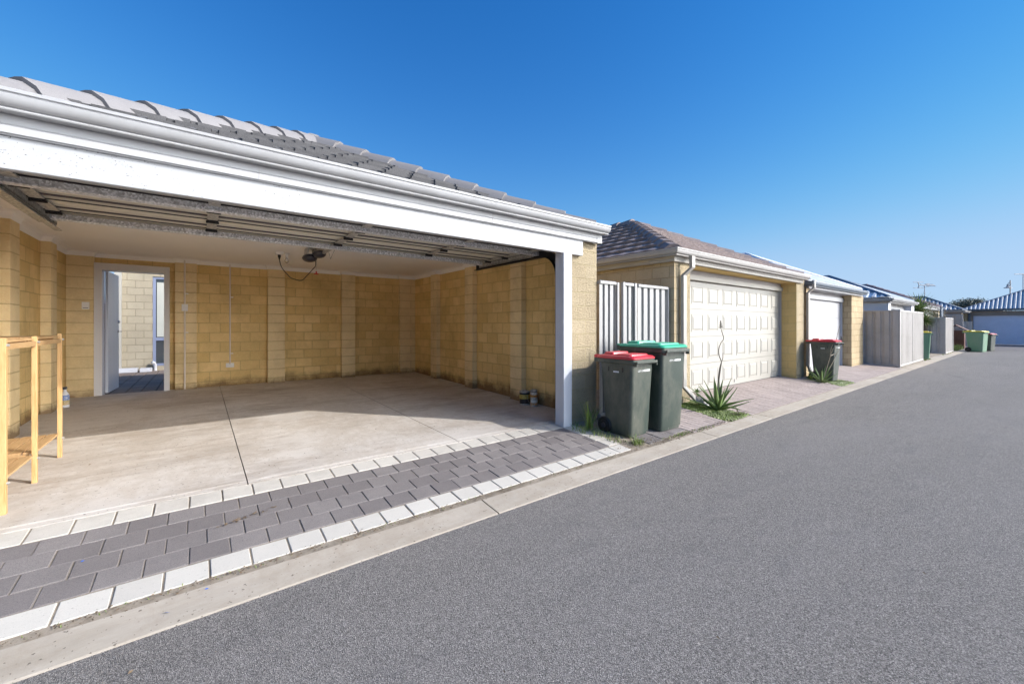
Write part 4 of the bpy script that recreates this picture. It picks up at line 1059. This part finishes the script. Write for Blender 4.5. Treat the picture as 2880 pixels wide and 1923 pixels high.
def moss(name,poly,n,label):
    b=MB(); xs_=[p[0] for p in poly]; ys_=[p[1] for p in poly]; st=.022
    nx=int((max(xs_)-min(xs_))/st); ny=int((max(ys_)-min(ys_))/st)
    for i in range(nx):
        for j in range(ny):
            x=min(xs_)+i*st; y=min(ys_)+j*st
            if in_poly((x+random.uniform(-.03,.03),y+random.uniform(-.03,.03)),poly):
                h=.006+.018*random.random(); r=st*random.uniform(.6,1.1); z=pz(y)-.008
                vs=[(x+r*math.cos(a)*random.uniform(.8,1.2),y+r*math.sin(a)*random.uniform(.8,1.2),z) for a in (0,1.26,2.5,3.8,5.0)]+[(x+random.uniform(-.01,.01),y+random.uniform(-.01,.01),z+h+.006)]
                b.add(vs,[(k,(k+1)%5,5) for k in range(5)])
    grass(b,n,poly_area(poly),.028,.003)
    return struct(b.build(name,M['moss']),'stuff')
tagm=moss('moss',moss1,2500,''); moss('moss',moss2,2500,'')
# green weeds round the bins, in joints
b=MB()
grass(b,90,lambda:(random.gauss(3.86,.05),random.gauss(2.74,.035)),.11,.003)
grass(b,60,lambda:(random.gauss(3.62,.05),random.gauss(3.38,.10)),.09,.004)
grass(b,170,lambda:(random.uniform(3.64,3.82),random.uniform(2.85,3.45)),.07,.003)
grass(b,150,lambda:(random.gauss(4.62,.16),random.gauss(2.66,.02)),.035,.003)
grass(b,110,lambda:(random.gauss(5.15,.12),random.gauss(2.64,.02)),.035,.003)
grass(b,140,lambda:(random.uniform(6.0,6.35),random.gauss(2.72,.07)),.06,.003)
grass(b,60,lambda:(random.uniform(21.3,22.6),random.gauss(2.66,.03)),.08,.01)
grass(b,60,lambda:(random.uniform(26.0,29.6),random.gauss(2.66,.03)),.06,.01)
grass(b,700,lambda:(random.uniform(30.4,33.4),random.uniform(2.62,3.3)),.30,.014,lambda y:.04)
grass(b,120,lambda:(random.uniform(-1,3.5),random.gauss(2.645,.012)),.022,.002)
struct(b.build('grass',M['grass']),'stuff')
t=thing('weed','broad bladed weed clump between red lidded bin and brick pillar','plant',(3.80,3.36,pz(3.36)))
b=MB()
for i in range(16): blade(b,(random.uniform(-.07,.05),random.uniform(-.06,.06),0),random.uniform(0,6.28),R(random.uniform(4,32)),random.uniform(.2,.40),.010,6,.4)
b.build('leaf',M['grass'],t)
for i,(x,y,h,lb) in enumerate([(4.42,3.50,1.22,'tall feathery seed stalk in front of the pale fence behind the red lidded bin'),(4.14,3.54,1.06,'shorter feathery seed stalk hard against the brick pillar edge')]):
    t=thing('seed_stalk',lb,'plant',(x,y,pz(y)))
    MB().tube([(0,0,0),(.01,0,h*.5),(0,0,h-pz(y))],.004,5,.0015).build('stem',M['darkstalk'],t)
    b=MB()
    for k in range(46):
        f=k/46; z=h-pz(y)-.30*f; a=k*2.4; r=.006+.04*f
        b.tube([(0,0,z),(math.cos(a)*r,math.sin(a)*r*.5,z+.03)],.0028,4,.001)
    b.build('seed_head',M['darkstalk'],t)
# litter, grit
b=MB()
def bit(x,y,z,s_):
    a=random.uniform(0,6.28); q=Vector((x,y,z+.003)); u=Vector((math.cos(a),math.sin(a),random.uniform(-.2,.2)))*s_; v=Vector((-math.sin(a),math.cos(a),random.uniform(-.1,.4)))*s_*random.uniform(.25,.6)
    b.add([q-u,q-v,q+u,q+v+Vector((0,0,s_*.25))],[(0,1,2,3)])
for i in range(150):
    x=random.uniform(-.9,3.6); y=random.uniform(3.85,7.5); bit(x,y,slz(y),random.uniform(.003,.011))
for i in range(900):
    x=random.uniform(-1.2,3.9); y=random.gauss(2.632,.017); bit(x,y,pz(y)+.002,random.uniform(.003,.010))
for i in range(420):
    x=random.gauss(4.0,.25); y=random.gauss(2.72,.06); bit(x,y,pz(y)+.004,random.uniform(.003,.012))
for i in range(700):
    x=random.uniform(4.0,6.2); y=random.gauss(2.63,.03); bit(x,y,pz(y)+.004,random.uniform(.003,.012))
for i in range(150):
    x=random.uniform(-1,30)**1; y=random.uniform(.2,2.5); bit(x,y,.004 if y<2.36 else .02,random.uniform(.004,.012))
for i in range(120):
    x=random.uniform(6.6,11.5); y=random.uniform(2.65,3.8); bit(x,y,pz(y),random.uniform(.004,.011))
for i in range(36):
    x=random.gauss(.33,.10)-.1; bit(x,3.20+random.gauss(0,.012)+(x-.23)*.35,pz(3.25)+.003,random.uniform(.006,.016))
struct(b.build('leaf_litter',M['leaflit']),'stuff')
b=MB(); bit(-.12,2.47,.018,.014); 
tag(b.build('plastic_scrap',M['bluebit']),'larger blue plastic scrap on the kerb near the left foreground','litter','blue plastic scraps')
b=MB(); bit(.03,2.56,.022,.009); tag(b.build('plastic_scrap',M['bluebit']),'small blue plastic scrap at the kerb edge near the white pavers','litter','blue plastic scraps')
b=MB(); bit(-.50,3.16,pz(3.16)+.002,.009); tag(b.build('plastic_scrap',M['bluebit']),'tiny blue plastic scrap on the charcoal pavers','litter','blue plastic scraps')
b=MB()
for i in range(9):
    x=6.30+random.uniform(-.12,.12); y=2.70+random.uniform(-.05,.05); blade(b,(x,y,pz(y)),random.uniform(0,6.28),R(random.uniform(50,80)),random.uniform(.12,.22),.014,5,.3)
tag(b.build('dead_leaves',M['leaflit']),'curled dead agave leaves lying on the moss strip','leaves')
# yucca
t=thing('yucca','spiky yucca crown showing above the boxed fence','tree',(26.3,3.47,0))
MB().tube([(0,0,0),(.05,0,1.0),(0,0,2.0)],.14,10,.10).build('trunk',M['bark'],t,smooth=True)
b=MB()
for i in range(120):
    a=i*2.39996; f=i/120; blade(b,(math.cos(a)*.05,math.sin(a)*.05,2.0+.1*(1-f)),a,R(8+118*f),random.uniform(.68,.90),.026,5,.15)
b.build('crown',M['yucca'],t)
t=thing('yucca','smaller yucca crown hanging low beside the larger one','tree',(26.75,3.30,0))
MB().tube([(0,0,0),(.0,0,.8),(0,0,1.5)],.10,10,.08).build('trunk',M['bark'],t,smooth=True)
b=MB()
for i in range(120):
    a=i*2.39996; f=i/120; blade(b,(0,0,1.5),a,R(20+110*f),random.uniform(.4,.55),.022,5,.2)
b.build('crown',M['yucca'],t)
# dry vine above fence 3
t=thing('dry_vine','tangled bare vine stems arching over the farther grey fence','vine',(27.2,3.0,0))
b=MB()
for i in range(14):
    x=random.uniform(-.3,2.8); k=[Vector((x,random.uniform(-.1,.4),1.5))]
    for j in range(5): k.append(k[-1]+Vector((random.uniform(-.35,.35),random.uniform(-.2,.25),random.uniform(-.05,.32))))
    k.append(k[-1]+Vector((.1,0,-.25))); b.tube(cr(k,3),.014,5,.008)
pieces(b,'stem',M['dry'],t)
b=MB()
for i in range(8): b.box((-1.2,.3+i*.12,2.02),(2.6,.33+i*.12,2.06))
tag(b.build('pergola_battens',M['white'],None),'white pergola battens beyond the dry vine','pergola') ; bpy.data.objects['pergola_battens'].location=(27.6,3.0,.12)
MB().box((1.25,-.05,1.55),(1.30,.0,2.25)).box((1.75,-.05,1.55),(1.80,.0,2.25)).box((1.30,-.04,1.75),(1.75,-.02,2.2)).build('trellis_board',M['roof_blue'],t)
# trees
def tree(label,loc,h,rx,ry,n,seed):
    random.seed(seed); t=thing('gum_tree',label,'tree',loc)
    b=MB(); b.tube([(0,0,0),(.2,0,h*.35),(0,.1,h*.62)],.35,10,.2)
    cl=[]
    for i in range(9):
        a=i*2.4; e=Vector((math.cos(a)*rx*.6,math.sin(a)*ry*.6,h*random.uniform(.62,.88))); b.tube([(0,.05,h*.45),e*.5+Vector((0,0,h*.30)),e],.13,6,.04); cl.append(e)
    b.build('trunk',M['bark'],t,smooth=True)
    b=MB()
    for i in range(26):
        a=random.uniform(0,6.28); r=random.random()**.5; cl.append(Vector((math.cos(a)*r*rx*.85,math.sin(a)*r*ry*.85,h*(.66+.26*math.sqrt(max(0,1-r*r))*random.uniform(.7,1)))))
    for i in range(n):
        c=random.choice(cl); p=c+Vector((random.gauss(0,.75),random.gauss(0,.75),random.gauss(0,.42))); s_=random.uniform(.10,.22)
        u=Vector((random.gauss(0,1),random.gauss(0,1),random.gauss(0,1))).normalized(); v=u.orthogonal().normalized()
        b.add([p-u*s_,p-v*s_*.5,p+u*s_,p+v*s_*.5],[(0,1,2,3)])
    b.build('crown',M['treeleaf'],t)
tree('dark gum tree crown rising between the far roofs, the broader one',(150,11.2,0),7.9,3.6,3.3,7000,3)
tree('low gum tree crown at the left edge of the far brown garage roof',(150,7.6,0),6.3,2.4,2.4,4000,5)
# hutch
t=thing('hutch','brown wooden gabled hutch sitting in the grass by the far fence','hutch',(33.4,2.62,.05))
b=MB(); b.box((0,-.02,0),(.05,.62,1.0)); b.box((.05,0,0),(.75,.03,1.0)); b.box((.05,.57,0),(.75,.60,1.0)); b.box((-.05,0,.42),(0,.60,.50)); b.box((-.04,0,.02),(0,.60,.34)); b.build('body',M['brownwood'],t)
b=MB(); 
for s_ in (-1,1): b.add([(-.12,.30,1.28),(.8,.30,1.28),(.8,.30+s_*.46,.95),(-.12,.30+s_*.46,.95),(-.12,.30,1.32),(.8,.30,1.32),(.8,.30+s_*.48,.99),(-.12,.30+s_*.48,.99)],[(0,1,2,3),(4,5,6,7),(0,1,5,4),(2,3,7,6),(0,3,7,4)])
b.build('roof',M['brownwood'],t)
MB().box((-.09,.05,.86),(-.02,.55,.93)).build('perch',M['brownwood'],t)
t=thing('brick_pile','small pile of pale bricks by the hutch','bricks',(31.4,2.85,.04))
MB().box((0,0,0),(.5,.2,.07)).box((.1,.02,.072),(.4,.18,.13)).build('bricks',M['kerb'],t)
# aerials and street lamp
def aerial(loc,label,h,full=True):
    t=thing('tv_aerial',label,'aerial',loc); F_=.45 if full else .6
    MB().tube([(0,0,0),(0,0,h)],.022,6).build('mast',M['grey_pan'],t)
    b=MB(); D=Vector((.609,-.793,0)) if False else Vector((.793,-.609,0))
    P_=lambda u,z:D*(u*F_)+Vector((0,0,h+(z-h)*F_))
    if full:
        b.tube([P_(-.85,h-.03),P_(1.55,h-.03)],.022,6)
        b.tube([P_(-1.05,h+.42),P_(-.85,h-.03),P_(-1.0,h-.42)],.03,6)
        for z,a,c in ((h+.44,-1.8,-.2),(h-.44,-1.8,-.2),(h+.18,.2,.8),(h-.22,.2,.7)): b.tube([P_(a,z),P_(c,z)],.018,5)
        for u in (-.4,.25,.45,.7,.95,1.2,1.45): b.tube([P_(u,h-.03)+Vector((-.1,-.12,-.1)),P_(u,h-.03)+Vector((.1,.12,.1))],.014,5)
    else:
        b.tube([P_(-1.0,h-.05),P_(2.2,h+.05)],.025,6); b.tube([P_(0,h-.05),P_(.35,h-.2),P_(.3,h-.5),P_(0,h-.45)],.015,5)
        for u in (.5,.9,1.3,1.7): b.tube([P_(u,h)+Vector((-.2,-.3,0)),P_(u,h)+Vector((.2,.3,0))],.014,5)
    b.build('boom',M['grey_pan'],t)
# placed on the ridge of the blue roofed garage and on the far house
aerial((40.60,5.04,3.15),'multi element tv aerial on the pale blue roof above the yucca',1.02)
aerial((44.7,.78,3.70),'tv aerial at the right edge above the ribbed blue roof',1.15,False)
t=thing('street_lamp','distant grey street lamp with bell shaped head behind the far garage roof','street lamp',(92,2.75,0))
MB().tube([(0,0,0),(0,0,7.75)],.07,8).build('pole',M['grey_pan'],t)
MB().lathe([(.42,6.65),(.40,6.7),(.16,6.82),(.12,7.0),(.10,7.18),(.02,7.2)],c=(-.1,.22,0),n=16).build('lamp_head',M['grey_pan'],t,smooth=40)
MB().tube([(0,0,7.35),(-.06,.15,7.4),(-.1,.22,7.2)],.04,6).build('arm',M['grey_pan'],t)
# ------------------------------------------------------------------ light, sky, camera
FILL_GLOW=38.0
AZ=R(138.5); EL=R(30.5)
sv=Vector((math.sin(AZ)*math.cos(EL),math.cos(AZ)*math.cos(EL),math.sin(EL)))
sun=bpy.data.lights.new('sun','SUN'); sun.energy=2.6; sun.angle=R(.5); sun.color=(1,.955,.89)
so=bpy.data.objects.new('sun',sun); COL.objects.link(so); so.rotation_euler=(-sv).to_track_quat('-Z','Y').to_euler(); so.location=(10,-10,12)
w=bpy.data.worlds.new('World'); S.world=w; w.use_nodes=True; nt=w.node_tree; bg=nt.nodes['Background']
sky=nt.nodes.new('ShaderNodeTexSky'); sky.sky_type='NISHITA'; sky.sun_disc=False; sky.sun_elevation=EL; sky.sun_rotation=AZ; sky.air_density=1.0; sky.dust_density=0; sky.ozone_density=2.5
sc1=nt.nodes.new('ShaderNodeVectorMath'); sc1.operation='SCALE'; sc1.inputs['Scale'].default_value=.15
gma=nt.nodes.new('ShaderNodeGamma'); gma.inputs['Gamma'].default_value=1.1
sc2=nt.nodes.new('ShaderNodeVectorMath'); sc2.operation='SCALE'; sc2.inputs['Scale'].default_value=1/.15
nt.links.new(sky.outputs[0],sc1.inputs[0]); nt.links.new(sc1.outputs[0],gma.inputs['Color']); nt.links.new(gma.outputs[0],sc2.inputs[0])
hs=nt.nodes.new('ShaderNodeHueSaturation'); hs.inputs['Saturation'].default_value=1.3; hs.inputs['Value'].default_value=.92
tn=nt.nodes.new('ShaderNodeVectorMath'); tn.operation='MULTIPLY'; tn.inputs[1].default_value=(1,.93,1.02)
nt.links.new(sc2.outputs[0],tn.inputs[0]); nt.links.new(tn.outputs[0],hs.inputs['Color'])
# added glow low in the sky behind the camera, brightens the garage interior
tc=nt.nodes.new('ShaderNodeTexCoord'); dt=nt.nodes.new('ShaderNodeVectorMath'); dt.operation='DOT_PRODUCT'; dt.inputs[1].default_value=(.661,-.7466,.07)
nt.links.new(tc.outputs['Generated'],dt.inputs[0])
mr=nt.nodes.new('ShaderNodeMapRange'); mr.interpolation_type='SMOOTHSTEP'; mr.inputs['From Min'].default_value=.70; mr.inputs['From Max'].default_value=1.0; mr.inputs['To Max'].default_value=FILL_GLOW
nt.links.new(dt.outputs['Value'],mr.inputs['Value'])
glow=nt.nodes.new('ShaderNodeVectorMath'); glow.operation='SCALE'; glow.inputs[0].default_value=(1,.975,.94); nt.links.new(mr.outputs[0],glow.inputs['Scale'])
ad=nt.nodes.new('ShaderNodeVectorMath'); ad.operation='ADD'; sx_=nt.nodes.new('ShaderNodeSeparateColor'); cx_=nt.nodes.new('ShaderNodeCombineColor'); nt.links.new(hs.outputs[0],sx_.inputs[0])
def mth(op,a,b):
    n=nt.nodes.new('ShaderNodeMath'); n.operation=op
    for i,v in ((0,a),(1,b)):
        if isinstance(v,(int,float)): n.inputs[i].default_value=v
        else: nt.links.new(v,n.inputs[i])
    return n.outputs[0]
for ci,mx in ((0,1.75),(1,2.55),(2,3.6)):     # gentle shoulder so that the horizon does not burn out
    c_=sx_.outputs[ci]; k_=mth('POWER',mth('ADD',1,mth('POWER',mth('DIVIDE',c_,mx),3)),-.3333)
    nt.links.new(mth('MULTIPLY',c_,k_),cx_.inputs[ci])
nt.links.new(cx_.outputs[0],ad.inputs[0]); nt.links.new(glow.outputs[0],ad.inputs[1]); nt.links.new(ad.outputs[0],bg.inputs['Color']); bg.inputs['Strength'].default_value=.15
cam=bpy.data.cameras.new('camera'); cam.sensor_width=36; cam.lens=1145/2880*36; cam.shift_y=-(961.5-914)/2880; cam.clip_end=2000; cam.clip_start=.05
co=bpy.data.objects.new('camera',cam); COL.objects.link(co); co.location=(0,0,1.35); co.rotation_euler=(R(90),0,-R(37.54)); S.camera=co
S.view_settings.view_transform='Standard'; S.view_settings.look='None'; S.view_settings.gamma=1; S.view_settings.exposure=.84
S.render.engine='CYCLES'; S.cycles.max_bounces=10; S.cycles.diffuse_bounces=8
S.render.resolution_x=1024; S.render.resolution_y=683
